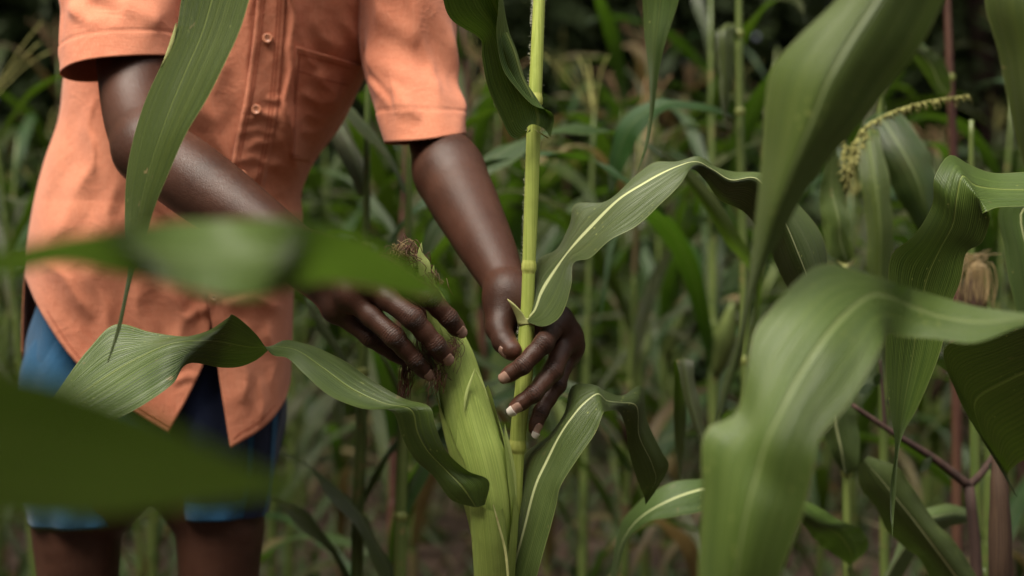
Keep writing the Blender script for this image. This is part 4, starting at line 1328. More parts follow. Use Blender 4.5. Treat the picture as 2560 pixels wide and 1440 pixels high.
sb.grid(ring_tube([(384, 900, 1.93, 0.10, 0.100), (384, 1040, 1.93, 0.110, 0.106), (386, 1130, 1.93, 0.092, 0.100), (388, 1190, 1.93, 0.056, 0.074), (389, 1215, 1.93, 0.010, 0.015)], seed=9), closed=True)      # gusset
so = sb.build('shorts', M['shorts'], person)
md = so.modifiers.new('thickness', 'SOLIDIFY'); md.thickness = 0.002; md.offset = 0
# darker side panel and piping on the image-right leg, dark panels on the front and inner side of the legs
def on_ring(G, a0, a1, out):
    n, seg = G.shape[:2]
    c = G.mean(axis=1, keepdims=True)
    i0, i1 = int(a0 / 360 * seg), int(a1 / 360 * seg)
    q = G[:, [k % seg for k in range(i0, i1 + 1)]]
    return q + (q - c) / np.linalg.norm(q - c, axis=2)[:, :, None] * out
GL = ring_tube(leg_b, seed=6)
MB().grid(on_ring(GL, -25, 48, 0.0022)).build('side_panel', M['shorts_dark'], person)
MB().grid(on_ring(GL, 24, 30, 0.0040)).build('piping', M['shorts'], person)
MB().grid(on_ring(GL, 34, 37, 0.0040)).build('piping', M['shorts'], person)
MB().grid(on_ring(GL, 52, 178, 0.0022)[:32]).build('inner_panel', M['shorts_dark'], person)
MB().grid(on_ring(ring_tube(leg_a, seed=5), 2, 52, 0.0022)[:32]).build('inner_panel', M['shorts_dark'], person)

# ------------------------------------------------------------------ the maize plant in the person's hands
base_main = np.array(((1232 - 1280) / FPX * 1.475, 1.475, 0.0))
main = empty('maize_plant', base_main, 'sharp maize plant in the centre, its stalk and ripe ear held by both hands', 'maize plant')

ST = [(1232, 2850, 1.475, 23), (1240, 2200, 1.475, 23), (1252, 1700, 1.475, 23), (1272, 1430, 1.477, 22), (1285, 1260, 1.477, 20), (1291, 1135, 1.476, 20), (1299, 1050, 1.475, 20),
      (1310, 950, 1.474, 20), (1315, 850, 1.474, 18.5), (1319, 760, 1.474, 16.5), (1322, 670, 1.474, 16.5), (1327, 540, 1.474, 17), (1333, 360, 1.475, 16.5),
      (1338, 240, 1.476, 17), (1348, 0, 1.48, 15), (1362, -350, 1.49, 12), (1370, -900, 1.50, 8), (1372, -1500, 1.50, 4)]
sp = curve_pts(PL([s[:3] for s in ST]), 170)
ys_ctrl = PL([s[:3] for s in ST])[:, 2]
sr = np.interp(-sp[:, 2], -ys_ctrl[::-1] if False else ys_ctrl * -1.0, [s[3] * s[2] / FPX for s in ST]) if False else np.interp(sp[:, 2], ys_ctrl, [s[3] * s[2] / FPX for s in ST])
MB().tube(sp, sr, 22).build('stalk', M['stalk'], main)
def stalk_at(z):
    return np.array([np.interp(z, sp[:, 2], sp[:, a]) for a in range(3)]), float(np.interp(z, sp[:, 2], sr))
def node_ring(py, d=1.475, parent=main, k=1.0):
    z = CAM_Z + (720 - py) / FPX * d
    c, r = stalk_at(z)
    c2, _ = stalk_at(z + 0.01)
    ax = nrm(c2 - c)
    h = np.array([-0.0068, -0.0042, -0.0020, 0.0, 0.0022, 0.0050, 0.0080])
    rr = r * np.array([1.0, 1.05, 1.19, 1.14, 1.17, 1.06, 1.0]) * k
    MB().tube(c + h[:, None] * ax, rr, 22, caps=False).build('node', M['node'], parent)
for y in (252, 668, 1118, 1760, 2300):
    node_ring(y)
# wrapped leaf sheath sections: slightly wider sleeves whose upper edge shows
def sheath(y0, y1, k0=1.02, k1=1.10):
    zs = np.linspace(CAM_Z + (720 - y0) / FPX * 1.475, CAM_Z + (720 - y1) / FPX * 1.475, 26)
    c = np.array([stalk_at(z)[0] for z in zs]); r = np.array([stalk_at(z)[1] for z in zs]) * np.linspace(k0, k1, 26)
    MB().tube(c, r, 22, caps=False).build('sheath', M['stalk'], main)
sheath(658, 332, 1.01, 1.10)
sheath(1105, 800, 1.01, 1.12)
# fine hairs on the stalk margin
hb = MB(); rg = np.random.default_rng(77)
for _ in range(420):
    y = rg.choice([rg.uniform(0, 60), rg.uniform(420, 640), rg.uniform(780, 880), rg.uniform(60, 330)])
    c, r = stalk_at(CAM_Z + (720 - y) / FPX * 1.475)
    a = rg.uniform(2.5, 3.7) if rg.uniform() < 0.75 else rg.uniform(0, 6.28)
    n = np.array((math.cos(a), math.sin(a) * 0.7, 0.15))
    p = c + n * r * 1.05
    hb.tube([p, p + n * rg.uniform(0.001, 0.0026)], [0.00013, 0.00005], 3)
hb.build('stalk_hair', plain_material('stalk_hair', (0.55, 0.55, 0.40), 0.6), main)

# --- ear
EAR = [(1046, 655, 1.428, 12), (1060, 690, 1.428, 17), (1088, 755, 1.428, 27), (1113, 825, 1.428, 39), (1136, 895, 1.428, 50), (1148, 945, 1.428, 55), (1160, 1000, 1.428, 60),
       (1175, 1060, 1.428, 64), (1195, 1130, 1.428, 66), (1212, 1200, 1.430, 64), (1226, 1270, 1.432, 57), (1234, 1340, 1.438, 49), (1240, 1420, 1.446, 38), (1246, 1500, 1.456, 28), (1250, 1600, 1.465, 22)]
EP = PL([e[:3] for e in EAR]); ER = np.array([e[3] * e[2] / FPX for e in EAR])
es = np.concatenate([[0], np.cumsum(np.linalg.norm(np.diff(EP, axis=0), axis=1))]); es /= es[-1]
def ear_axis(t):
    return hermite(es, EP, t), hermite(es, ER, t)
def husk_leaf(a0, a1, t_top, t_bot, off, point=0.16, mat='husk', seed=0, nt=70, na=40, lean=0.0):
    """curved husk shell between angles a0..a1 (deg, 0 right, 90 towards the camera); pointed top"""
    rg = np.random.default_rng(seed)
    G = np.zeros((nt, na, 3)); UV = np.zeros((nt, na, 2))
    for i, q in enumerate(np.linspace(0, 1, nt)):
        for j, u in enumerate(np.linspace(-1, 1, na)):
            top = t_top + point * abs(u) ** 1.5 + lean * u + 0.004 * math.sin(u * 23 + seed)
            t = t_bot + (top - t_bot) * (1 - q)
            t = t_bot + (top - t_bot) * (q)
            c, r = ear_axis(np.array([np.clip(t, 0, 1)]))
            a = math.radians((a0 + a1) / 2 + u * (a1 - a0) / 2)
            ax = np.array((0.23, 0.0, -0.97))
            sx = np.array((0.97, 0, 0.23)); sy = np.array((0, -1.0, 0))
            rr = r[0] + off + 0.0006 * abs(u) ** 6 + 0.0004 * math.sin(a * 9 + seed) + 0.0015 * math.exp(-((1 - q) / 0.035) ** 2) * 0.6
            G[i, j] = c[0] + rr * (math.cos(a) * sx + math.sin(a) * sy)
            UV[i, j] = (a * 0.75, t)
    o = MB().grid(G, UV).build('husk_leaf', M[mat], ear)
    o.matrix_parent_inverse = Matrix.Identity(4)
    return o
# inner husk body
tt = np.linspace(0, 1, 90); ang = np.linspace(0, 2 * np.pi, 64, endpoint=False)
c_, r_ = ear_axis(tt)
G = c_[:, None] + (r_[:, None] * (1 + 0.012 * np.sin(ang * 7)[None] * np.sin(tt * 9)[:, None]))[..., None] * (np.cos(ang)[None, :, None] * np.array((0.97, 0, 0.23)) + np.sin(ang)[None, :, None] * np.array((0, -1.0, 0)))
UVe = np.stack(np.meshgrid(ang * 0.75, tt), -1)
ear = MB().grid(G, UVe, closed=True).build('ear', M['husk'], main)
tag(ear, 'plump ear of maize in bright green husk under the hand')
husk_leaf(20, 128, 0.33, 0.98, 0.0014, 0.16, seed=1, lean=-0.02)
husk_leaf(118, 235, 0.30, 0.99, 0.0026, 0.20, seed=2)
husk_leaf(-75, 38, 0.34, 0.99, 0.0030, 0.18, seed=3, lean=0.03)
husk_leaf(-20, 70, 0.62, 0.99, 0.0050, 0.22, seed=6, lean=0.02)
husk_leaf(215, 300, 0.32, 0.99, 0.0040, 0.15, seed=4)
# pale torn husk edges
def ribbon(pts, w, mat, parent, name, n=30):
    c = curve_pts(PL(pts), n)
    w = np.interp(np.linspace(0, 1, n), np.linspace(0, 1, len(w)), w)
    tg = np.gradient(c, axis=0); tg /= np.linalg.norm(tg, axis=1)[:, None] + 1e-9
    sd = np.cross(tg, np.array((0, -1.0, 0.15))); sd /= np.linalg.norm(sd, axis=1)[:, None] + 1e-9
    G = np.stack([c - sd * w[:, None], c + sd * w[:, None] * 0.2 + np.array((0, -0.0012, 0)), c + sd * w[:, None]], 1)
    o = MB().grid(G).build(name, M[mat], parent)
    if parent.parent is not None: o.matrix_parent_inverse = Matrix.Identity(4)
    return o
ribbon([(1188, 922, 1.404), (1178, 948, 1.402), (1166, 985, 1.400), (1160, 1030, 1.399)], [0.0004, 0.0014, 0.0016, 0.0003], 'husk_pale', ear, 'husk_edge')
ribbon([(1188, 922, 1.404), (1205, 955, 1.406), (1222, 1000, 1.408)], [0.0004, 0.0010, 0.0003], 'husk_pale', ear, 'husk_edge')
# tip leaflets above the hand
ribbon([(1062, 690, 1.412), (1060, 660, 1.410), (1052, 640, 1.409), (1054, 606, 1.408)], [0.006, 0.0062, 0.003, 0.0002], 'husk_pale', ear, 'tip_leaflet')
ribbon([(1040, 665, 1.412), (1028, 640, 1.411), (1022, 625, 1.412)], [0.004, 0.0035, 0.0004], 'husk_pale', ear, 'tip_leaflet')
ribbon([(1082, 720, 1.414), (1082, 690, 1.414), (1085, 662, 1.413)], [0.005, 0.003, 0.0002], 'husk', ear, 'tip_leaflet')
ribbon([(1090, 740, 1.416), (1104, 770, 1.412), (1120, 800, 1.408)], [0.002, 0.003, 0.0004], 'husk_pale', ear, 'tip_leaflet')
# small spike leaf between ear and stalk
ribbon([(1283, 1250, 1.452), (1277, 1180, 1.450), (1268, 1110, 1.448), (1262, 1060, 1.447)], [0.004, 0.0052, 0.0035, 0.0002], 'husk_pale', ear, 'shank_leaf')
# silk
def strands(n, start, spread, way, mat, r=0.00035, seed=0, curl=0.004, name='silk'):
    rg = np.random.default_rng(seed)
    mb = MB()
    for _ in range(n):
        p = P(*start) + rg.normal(0, 1, 3) * spread
        pts = [p]
        for w in way:
            pts.append(p + np.asarray(w) + rg.normal(0, curl, 3))
        mb.tube(curve_pts(pts, 14), r, 4)
    o = mb.build(name, M[mat], ear)
    o.matrix_parent_inverse = Matrix.Identity(4)
strands(70, (1034, 650, 1.418), (0.010, 0.006, 0.005), [(-0.003, -0.002, 0.006), (-0.008, -0.003, 0.008), (-0.011, -0.002, 0.004)], 'silk', 0.0004, 1, 0.006)
strands(30, (1020, 640, 1.416), (0.006, 0.004, 0.003), [(-0.003, -0.002, 0.004), (-0.006, -0.003, 0.003)], 'silk_pale', 0.0003, 2, 0.005)
strands(4, (1040, 640, 1.414), (0.002, 0.002, 0.002), [(-0.006, -0.001, 0.014), (-0.016, -0.002, 0.010), (-0.022, -0.002, 0.003)], 'silk_pale', 0.00028, 8, 0.002)
strands(26, (1066, 690, 1.412), (0.006, 0.003, 0.006), [(0.004, -0.002, -0.006), (0.008, -0.002, -0.016)], 'silk', 0.0003, 3, 0.004)
strands(40, (1016, 895, 1.412), (0.003, 0.003, 0.004), [(-0.001, 0, -0.012), (-0.002, 0.001, -0.026), (-0.005, 0.001, -0.040)], 'silk', 0.00032, 4, 0.0022)
strands(46, (1060, 840, 1.404), (0.006, 0.003, 0.010), [(0.004, -0.002, -0.014), (0.010, -0.003, -0.026), (0.013, -0.002, -0.036)], 'silk', 0.00030, 5, 0.004)
strands(26, (1128, 850, 1.398), (0.004, 0.002, 0.004), [(0.004, -0.001, -0.006), (0.003, -0.002, -0.014), (-0.001, -0.001, -0.020)], 'silk', 0.00028, 6, 0.003)
strands(22, (1100, 930, 1.399), (0.005, 0.002, 0.003), [(0.000, -0.001, -0.008), (-0.003, -0.001, -0.018)], 'silk', 0.00028, 7, 0.003)

# sheath that wraps the ear shank and the stalk, below the left-hand leaf
zz = np.linspace(0, 1, 60)
shp = curve_pts(PL([(1262, 2300, 1.465), (1240, 1800, 1.462), (1230, 1560, 1.455), (1228, 1430, 1.432), (1222, 1340, 1.420), (1214, 1256, 1.412)]), 60)
shr = hermite([0, .5, .7, .85, .95, 1], np.array([24, 30, 40, 44, 44, 42]) * 1.45 / FPX, zz)
Gs = []
for i in range(60):
    a = np.linspace(0, 2 * np.pi, 48, endpoint=False)
    Gs.append(shp[i] + np.stack([np.cos(a) * shr[i], -np.sin(a) * shr[i] * 0.8, 0.004 * np.cos(a * 2) * (i / 59) ** 6 - 0.010 * np.cos(a) * (i / 59) ** 5], 1))
MB().grid(np.array(Gs), np.stack(np.meshgrid(np.linspace(0, 4, 48), zz), -1), closed=True).build('sheath', M['husk'], main)
ribbon([(1233, 1262, 1.396), (1246, 1310, 1.402), (1262, 1370, 1.408), (1270, 1440, 1.412), (1272, 1520, 1.42)], [0.0004, 0.0012, 0.0013, 0.0012, 0.001], 'collar', main, 'sheath_edge')

# --- leaves of this plant (margin, midrib, margin; pixel, pixel, distance)
leaf_part(main, [
    (1212, 1262, 1.395, 1190, 1268, 1.392, 1160, 1262, 1.402),
    (1224, 1207, 1.388, 1160, 1222, 1.386, 1128, 1250, 1.405),
    (1168, 1176, 1.380, 1118, 1178, 1.390, 1084, 1192, 1.400),
    (1112, 1122, 1.372, 1068, 1125, 1.386, 1034, 1145, 1.392),
    (1087, 1062, 1.366, 1042, 1075, 1.380, 1004, 1090, 1.384),
    (1076, 1019, 1.368, 1030, 1026, 1.374, 984, 1033, 1.374),
    (1012, 998, 1.392, 960, 1008, 1.380, 905, 1021, 1.366),
    (930, 950, 1.408, 880, 972, 1.386, 826, 991, 1.362),
    (850, 896, 1.412, 805, 918, 1.390, 762, 936, 1.366),
    (762, 858, 1.408, 736, 873, 1.392, 714, 893, 1.378),
    (706, 852, 1.404, 690, 866, 1.392, 680, 886, 1.380),
    (640, 902, 1.412, 632, 868, 1.388, 640, 836, 1.368),
    (552, 919, 1.408, 550, 854, 1.382, 580, 786, 1.356),
    (482, 907, 1.384, 524, 852, 1.376, 572, 794, 1.366),
    (432, 960, 1.350, 442, 856, 1.376, 500, 837, 1.402),
    (362, 1010, 1.340, 350, 892, 1.376, 380, 830, 1.412),
    (300, 1042, 1.336, 275, 935, 1.372, 290, 811, 1.410),
    (230, 1075, 1.332, 205, 982, 1.366, 222, 872, 1.398),
    (120, 1110, 1.330, 110, 1052, 1.350, 120, 1010, 1.370),
    (20, 1140, 1.330, 18, 1138, 1.331, 16, 1136, 1.332)], 'leaf', ns=130, nk=19, ruffle=0.0006, seed=1)
leaf_part(main, [
    (1308, 790, 1.480, 1314, 796, 1.470, 1322, 806, 1.462),
    (1316, 762, 1.486, 1332, 782, 1.465, 1350, 816, 1.450),
    (1330, 700, 1.488, 1352, 732, 1.468, 1398, 794, 1.440),
    (1350, 645, 1.490, 1380, 686, 1.470, 1428, 712, 1.444),
    (1392, 622, 1.490, 1412, 640, 1.470, 1434, 658, 1.452),
    (1424, 560, 1.495, 1440, 606, 1.469, 1475, 645, 1.444),
    (1436, 514, 1.500, 1478, 566, 1.468, 1520, 604, 1.440),
    (1515, 503, 1.496, 1542, 502, 1.466, 1590, 566, 1.437),
    (1598, 430, 1.502, 1606, 460, 1.465, 1650, 512, 1.437),
    (1640, 405, 1.500, 1650, 435, 1.465, 1680, 484, 1.438),
    (1690, 404, 1.492, 1692, 416, 1.464, 1704, 456, 1.442),
    (1738, 391, 1.482, 1732, 404, 1.464, 1724, 425, 1.452),
    (1790, 418, 1.508, 1782, 424, 1.470, 1764, 452, 1.490),
    (1836, 428, 1.540, 1828, 450, 1.474, 1800, 500, 1.512),
    (1905, 432, 1.552, 1890, 446, 1.482, 1856, 528, 1.526),
    (1990, 505, 1.552, 1958, 548, 1.496, 1915, 604, 1.532),
    (2056, 592, 1.556, 2000, 645, 1.508, 1955, 694, 1.540),
    (2072, 690, 1.560, 2035, 735, 1.525, 2000, 770, 1.545),
    (2072, 800, 1.560, 2062, 810, 1.545, 2050, 820, 1.555),
    (2080, 880, 1.560, 2080, 880, 1.56, 2080, 880, 1.56)], 'leaf_rib', ns=120, nk=19, ruffle=0.0006, seed=2)
leaf_part(main, [
    (1298, 348, 1.452, 1326, 312, 1.448, 1360, 322, 1.462, 1376, 344, 1.462),
    (1280, 344, 1.448, 1322, 298, 1.447, 1366, 300, 1.462, 1386, 296, 1.462),
    (1250, 290, 1.440, 1306, 240, 1.436, 1346, 252, 1.462, 1330, 262, 1.440),
    (1220, 220, 1.432, 1284, 190, 1.428, 1316, 204, 1.452, 1290, 220, 1.424),
    (1204, 142, 1.424, 1264, 125, 1.414, 1292, 130, 1.440, 1254, 160, 1.410),
    (1199, 96, 1.414, 1240, 70, 1.404, 1272, 74, 1.426, 1241, 84, 1.396),
    (1128, 48, 1.400, 1204, 18, 1.392, 1257, 6, 1.412, 1246, 14, 1.384),
    (1096, -60, 1.376, 1164, -80, 1.374, 1238, -90, 1.390, 1240, -80, 1.372),
    (1020, -210, 1.33, 1085, -220, 1.33, 1160, -220, 1.34, 1165, -210, 1.33),
    (880, -330, 1.26, 930, -335, 1.26, 985, -330, 1.27, 990, -325, 1.26),
    (700, -380, 1.18, 725, -385, 1.18, 750, -380, 1.18, 755, -375, 1.18),
    (560, -330, 1.12, 560, -330, 1.12, 560, -330, 1.12, 560, -330, 1.12)], 'leaf', ns=110, nk=22, ruffle=0.0008, seed=3)
leaf_part(main, [
    (1258, 1600, 1.470, 1266, 1600, 1.458, 1284, 1600, 1.462),
    (1266, 1470, 1.474, 1276, 1460, 1.450, 1335, 1465, 1.436),
    (1285, 1330, 1.482, 1310, 1322, 1.450, 1370, 1340, 1.430),
    (1293, 1235, 1.490, 1340, 1210, 1.452, 1392, 1262, 1.430),
    (1310, 1140, 1.498, 1368, 1150, 1.454, 1402, 1214, 1.428),
    (1372, 1086, 1.502, 1398, 1090, 1.455, 1442, 1150, 1.430),
    (1412, 1030, 1.502, 1428, 1045, 1.456, 1488, 1084, 1.435),
    (1436, 962, 1.502, 1462, 1006, 1.460, 1504, 1044, 1.440),
    (1486, 962, 1.496, 1494, 984, 1.464, 1509, 1032, 1.446),
    (1510, 976, 1.492, 1514, 1000, 1.474, 1518, 1028, 1.466),
    (1556, 988, 1.505, 1552, 1006, 1.488, 1548, 1030, 1.490),
    (1600, 962, 1.515, 1588, 1012, 1.500, 1562, 1064, 1.512),
    (1617, 1050, 1.525, 1598, 1090, 1.520, 1572, 1130, 1.535),
    (1655, 1130, 1.540, 1630, 1160, 1.538, 1592, 1196, 1.550),
    (1672, 1165, 1.550, 1640, 1196, 1.550, 1602, 1222, 1.560),
    (1640, 1226, 1.565, 1626, 1232, 1.565, 1610, 1240, 1.57),
    (1614, 1262, 1.575, 1614, 1262, 1.575, 1614, 1262, 1.575)], 'leaf_rib', ns=120, nk=19, ruffle=0.0006, seed=4)
# hanging leaf from a node above the picture
leaf_part(main, [
    (1360, -420, 1.49, 1366, -424, 1.482, 1372, -420, 1.49),
    (1440, -640, 1.51, 1455, -620, 1.49, 1470, -600, 1.48),
    (1540, -700, 1.54, 1560, -650, 1.53, 1580, -600, 1.51),
    (1590, -520, 1.58, 1640, -480, 1.57, 1690, -470, 1.56),
    (1596, -220, 1.60, 1650, -200, 1.59, 1715, -220, 1.585),
    (1606, 0, 1.605, 1650, 10, 1.595, 1697, 0, 1.590),
    (1612, 95, 1.605, 1640, 100, 1.592, 1664, 105, 1.592),
    (1622, 180, 1.602, 1634, 182, 1.594, 1648, 178, 1.594),
    (1622, 290, 1.60, 1627, 290, 1.597, 1633, 290, 1.597),
    (1608, 380, 1.60, 1611, 380, 1.598, 1615, 380, 1.598),
    (1586, 448, 1.60, 1586, 448, 1.60, 1586, 448, 1.60)], 'leaf', ns=90, nk=13, ruffle=0.0004, seed=5)
# pale collars where blade meets sheath
def collar(rows, parent=main):
    MB().grid(leaf_from_rows(rows, 24, 9)).build('collar', M['collar'], parent)
def wrap_collar(py, lift_l, lift_r, flare, parent=main):
    z = CAM_Z + (720 - py) / FPX * 1.475
    G = []
    for k_, q in enumerate(np.linspace(0, 1, 8)):
        row = []
        for a in np.linspace(math.radians(215), math.radians(-35), 34):
            side = math.cos(a)
            w = max(0.0, abs(side) - 0.15) / 0.85
            lift = (lift_l if side < 0 else lift_r) * w ** 1.2 + 0.0060
            c, r = stalk_at(z + lift * q)
            rr = r * (1.20 + flare * q ** 1.4 * w ** 1.5)
            row.append(c + np.array((math.cos(a) * rr, -math.sin(a) * rr * 0.95, -0.002 * (1 - q) * w)))
        G.append(row)
    o = MB().grid(np.array(G)).build('collar', M['collar'], parent)
    md = o.modifiers.new('thickness', 'SOLIDIFY'); md.thickness = 0.0006; md.offset = 0
wrap_collar(810, 0.0200, 0.0160, 1.9)
collar([(1300, 350, 1.451, 1312, 338, 1.449, 1326, 322, 1.450), (1310, 340, 1.453, 1316, 334, 1.452, 1326, 328, 1.453)])
collar([(1330, 320, 1.450, 1350, 330, 1.455, 1374, 346, 1.461), (1340, 326, 1.452, 1352, 336, 1.457, 1368, 346, 1.461)])
# ------------------------------------------------------------------ near plants whose stalks stand beside the picture
def near_plant(x, y, H, label, stalk_r=0.012, mat='stalk_far', upper=(), reach=1.0):
    e = empty('maize_plant', (x, y, 0), label, 'maize plant')
    zz = np.linspace(0, H, 20)
    MB().tube(np.stack([x + 0 * zz, y + 0 * zz, zz], 1), np.linspace(stalk_r, stalk_r * 0.45, 20), 14).build('stalk', M[mat], e)
    rg = np.random.default_rng(int(abs(x) * 977))
    for z, az in upper:
        MB().grid(arc_leaf((x, y, z), az, rg.uniform(.55, .7) * reach, rg.uniform(.065, .08), 0.45, rg.uniform(1.75, 2.05), rg, power=1.4, twist=rg.uniform(-.5, .5))).build('leaf', M['leaf'], e)
    mb = MB(); tassel_mesh(mb, (x, y, H), np.random.default_rng(int(abs(x) * 1000)), 8, 0.2)
    mb.build('tassel', M['tassel'], e)
    return e
def W2P(x, y, z):
    """world point -> (pixel, pixel, distance)"""
    return (1280 + x / y * FPX, 720 - (z - CAM_Z) / y * FPX, y)

# left, just out of frame: the hanging leaf in front of the sleeve
near_l = near_plant(-0.70, 1.22, 1.85, 'maize plant whose sharp leaf hangs down in front of the orange sleeve')
b0 = W2P(-0.70, 1.22, 1.22)
leaf_part(near_l, [
    b0 + b0 + b0,
    (-420, -560, 1.22, -440, -580, 1.21, -460, -600, 1.20),
    (-40, -860, 1.27, -40, -900, 1.24, -40, -950, 1.21),
    (330, -800, 1.32, 370, -860, 1.29, 410, -930, 1.25),
    (520, -560, 1.33, 590, -590, 1.30, 670, -610, 1.27),
    (520, -260, 1.33, 610, -270, 1.30, 710, -280, 1.27),
    (452, 0, 1.325, 530, 0, 1.295, 624, 0, 1.270),
    (442, 70, 1.32, 508, 75, 1.292, 602, 70, 1.268),
    (405, 160, 1.32, 470, 165, 1.288, 558, 165, 1.266),
    (368, 240, 1.318, 436, 245, 1.284, 518, 245, 1.266),
    (338, 330, 1.315, 402, 335, 1.280, 468, 330, 1.266),
    (318, 425, 1.312, 372, 428, 1.280, 426, 425, 1.268),
    (312, 520, 1.308, 350, 522, 1.282, 388, 515, 1.272),
    (313, 600, 1.300, 338, 602, 1.286, 362, 598, 1.280),
    (320, 660, 1.292, 330, 662, 1.286, 340, 660, 1.284),
    (309, 740, 1.286, 313, 742, 1.283, 319, 742, 1.283),
    (292, 820, 1.280, 296, 822, 1.278, 302, 822, 1.278),
    (268, 906, 1.274, 269, 907, 1.274, 271, 907, 1.274)], 'leaf', ns=110, nk=15, ruffle=0.0006, seed=6)

ribbon([(441, 58, 1.316), (432, 96, 1.316), (416, 140, 1.317), (404, 166, 1.318)], [0.0006, 0.0018, 0.0016, 0.0004], 'collar', near_l, 'torn_edge')

# left, very close: the two blurred leaves across the lower left
near_b = near_plant(-0.40, 0.53, 1.6, 'blurred maize plant at far left, its close leaf crossing the forearm',
                    upper=((1.02, -1.25), (1.06, -1.45), (1.10, -1.75), (1.16, -1.3), (1.22, -1.6), (1.3, 3.0), (1.36, 2.2)), reach=0.85)  # upper leaves are unseen, added to shade the lower leaf
b0 = W2P(-0.40, 0.53, 0.84)
leaf_part(near_b, [
    b0 + b0 + b0,
    (-700, 640, 0.535, -700, 665, 0.53, -700, 690, 0.525),
    (-300, 618, 0.535, -300, 655, 0.54, -300, 700, 0.545),
    (0, 626, 0.535, 0, 658, 0.545, 0, 690, 0.555),
    (170, 590, 0.535, 170, 625, 0.55, 170, 662, 0.565),
    (320, 570, 0.555, 325, 628, 0.555, 330, 690, 0.565),
    (420, 556, 0.585, 435, 640, 0.562, 446, 716, 0.555),
    (540, 550, 0.600, 545, 650, 0.566, 540, 738, 0.548),
    (640, 546, 0.590, 650, 648, 0.570, 640, 746, 0.556),
    (740, 550, 0.565, 735, 645, 0.572, 715, 728, 0.580),
    (850, 572, 0.556, 838, 642, 0.576, 808, 706, 0.600),
    (980, 630, 0.566, 960, 676, 0.584, 930, 720, 0.600),
    (1060, 684, 0.580, 1050, 712, 0.590, 1030, 742, 0.600),
    (1135, 742, 0.592, 1135, 744, 0.593, 1133, 746, 0.594)], 'leaf_soft', ns=90, nk=13, ruffle=0.0004, seed=7)
b0 = W2P(-0.40, 0.53, 0.70)
leaf_part(near_b, [
    b0 + b0 + b0,
    (-900, 1080, 0.43, -900, 1160, 0.44, -900, 1240, 0.45),
    (-350, 950, 0.375, -350, 1120, 0.40, -350, 1270, 0.44),
    (0, 920, 0.37, 0, 1105, 0.40, 0, 1290, 0.445),
    (200, 970, 0.38, 200, 1130, 0.405, 200, 1292, 0.45),
    (380, 1040, 0.39, 380, 1160, 0.415, 380, 1280, 0.45),
    (520, 1110, 0.40, 520, 1185, 0.42, 520, 1262, 0.445),
    (650, 1170, 0.41, 650, 1205, 0.42, 650, 1242, 0.435),
    (780, 1218, 0.42, 780, 1222, 0.421, 780, 1226, 0.422)], 'leaf', ns=70, nk=13, ruffle=0.0004, seed=8)

# right, out of frame: the large soft leaves at the right
near_r = near_plant(0.60, 1.02, 1.75, 'maize plant at right with two large soft blurred leaves nearest the camera',
                    upper=((1.5, 2.4), (1.55, -0.4), (1.4, -1.6)))
b0 = W2P(0.60, 1.02, 1.20)
leaf_part(near_r, [
    b0 + b0 + b0,
    (3080, -560, 1.00, 3110, -600, 1.00, 3140, -640, 1.00),
    (2760, -640, 0.97, 2800, -740, 0.97, 2840, -840, 0.97),
    (2420, -480, 0.945, 2520, -540, 0.950, 2650, -590, 0.965),
    (2210, -180, 0.94, 2330, -210, 0.935, 2500, -220, 0.96),
    (2090, 0, 0.945, 2190, 0, 0.925, 2362, 0, 0.955),
    (1990, 98, 0.950, 2120, 110, 0.920, 2300, 118, 0.955),
    (1930, 170, 0.955, 2070, 200, 0.918, 2230, 208, 0.955),
    (1914, 260, 0.955, 2030, 300, 0.920, 2160, 302, 0.952),
    (1906, 380, 0.955, 1988, 400, 0.924, 2072, 402, 0.950),
    (1893, 500, 0.952, 1948, 505, 0.930, 2000, 505, 0.950),
    (1882, 600, 0.950, 1916, 602, 0.938, 1948, 600, 0.950),
    (1868, 720, 0.950, 1880, 722, 0.944, 1892, 720, 0.950),
    (1842, 850, 0.952, 1850, 852, 0.948, 1860, 852, 0.952),
    (1806, 970, 0.955, 1816, 972, 0.951, 1826, 972, 0.955),
    (1788, 1060, 0.958, 1790, 1062, 0.957, 1793, 1062, 0.958)], 'leaf_soft', ns=100, nk=15, ruffle=0.0004, seed=9)
b0 = W2P(0.60, 1.02, 0.82)
leaf_part(near_r, [
    b0 + b0 + b0,
    (2800, 800, 1.02, 2800, 812, 1.01, 2800, 826, 1.00),
    (2570, 782, 1.03, 2570, 796, 1.01, 2570, 812, 1.00),
    (2440, 766, 1.045, 2440, 805, 1.015, 2430, 858, 0.99),
    (2345, 740, 1.05, 2345, 790, 1.02, 2336, 846, 0.995),
    (2285, 722, 1.03, 2276, 765, 1.015, 2262, 842, 1.00),
    (2250, 712, 1.00, 2240, 748, 1.00, 2222, 832, 0.985),
    (2160, 682, 0.985, 2176, 738, 0.970, 2202, 866, 0.945),
    (2050, 660, 0.975, 2108, 790, 0.945, 2150, 965, 0.925),
    (1945, 752, 0.955, 2045, 866, 0.925, 2096, 1040, 0.915),
    (1886, 832, 0.945, 1994, 945, 0.915, 2050, 1092, 0.910),
    (1868, 930, 0.935, 1950, 1030, 0.905, 2034, 1150, 0.905),
    (1836, 1040, 0.930, 1912, 1110, 0.900, 2026, 1210, 0.905),
    (1768, 1072, 0.925, 1895, 1170, 0.900, 2015, 1260, 0.905),
    (1756, 1240, 0.920, 1868, 1270, 0.895, 1995, 1320, 0.905),
    (1744, 1440, 0.920, 1842, 1420, 0.895, 1952, 1440, 0.905),
    (1760, 1640, 0.925, 1826, 1640, 0.91, 1900, 1640, 0.915),
    (1800, 1900, 0.94, 1800, 1900, 0.94, 1800, 1900, 0.94)], 'leaf_soft', ns=110, nk=17, ruffle=0.0004, seed=10)
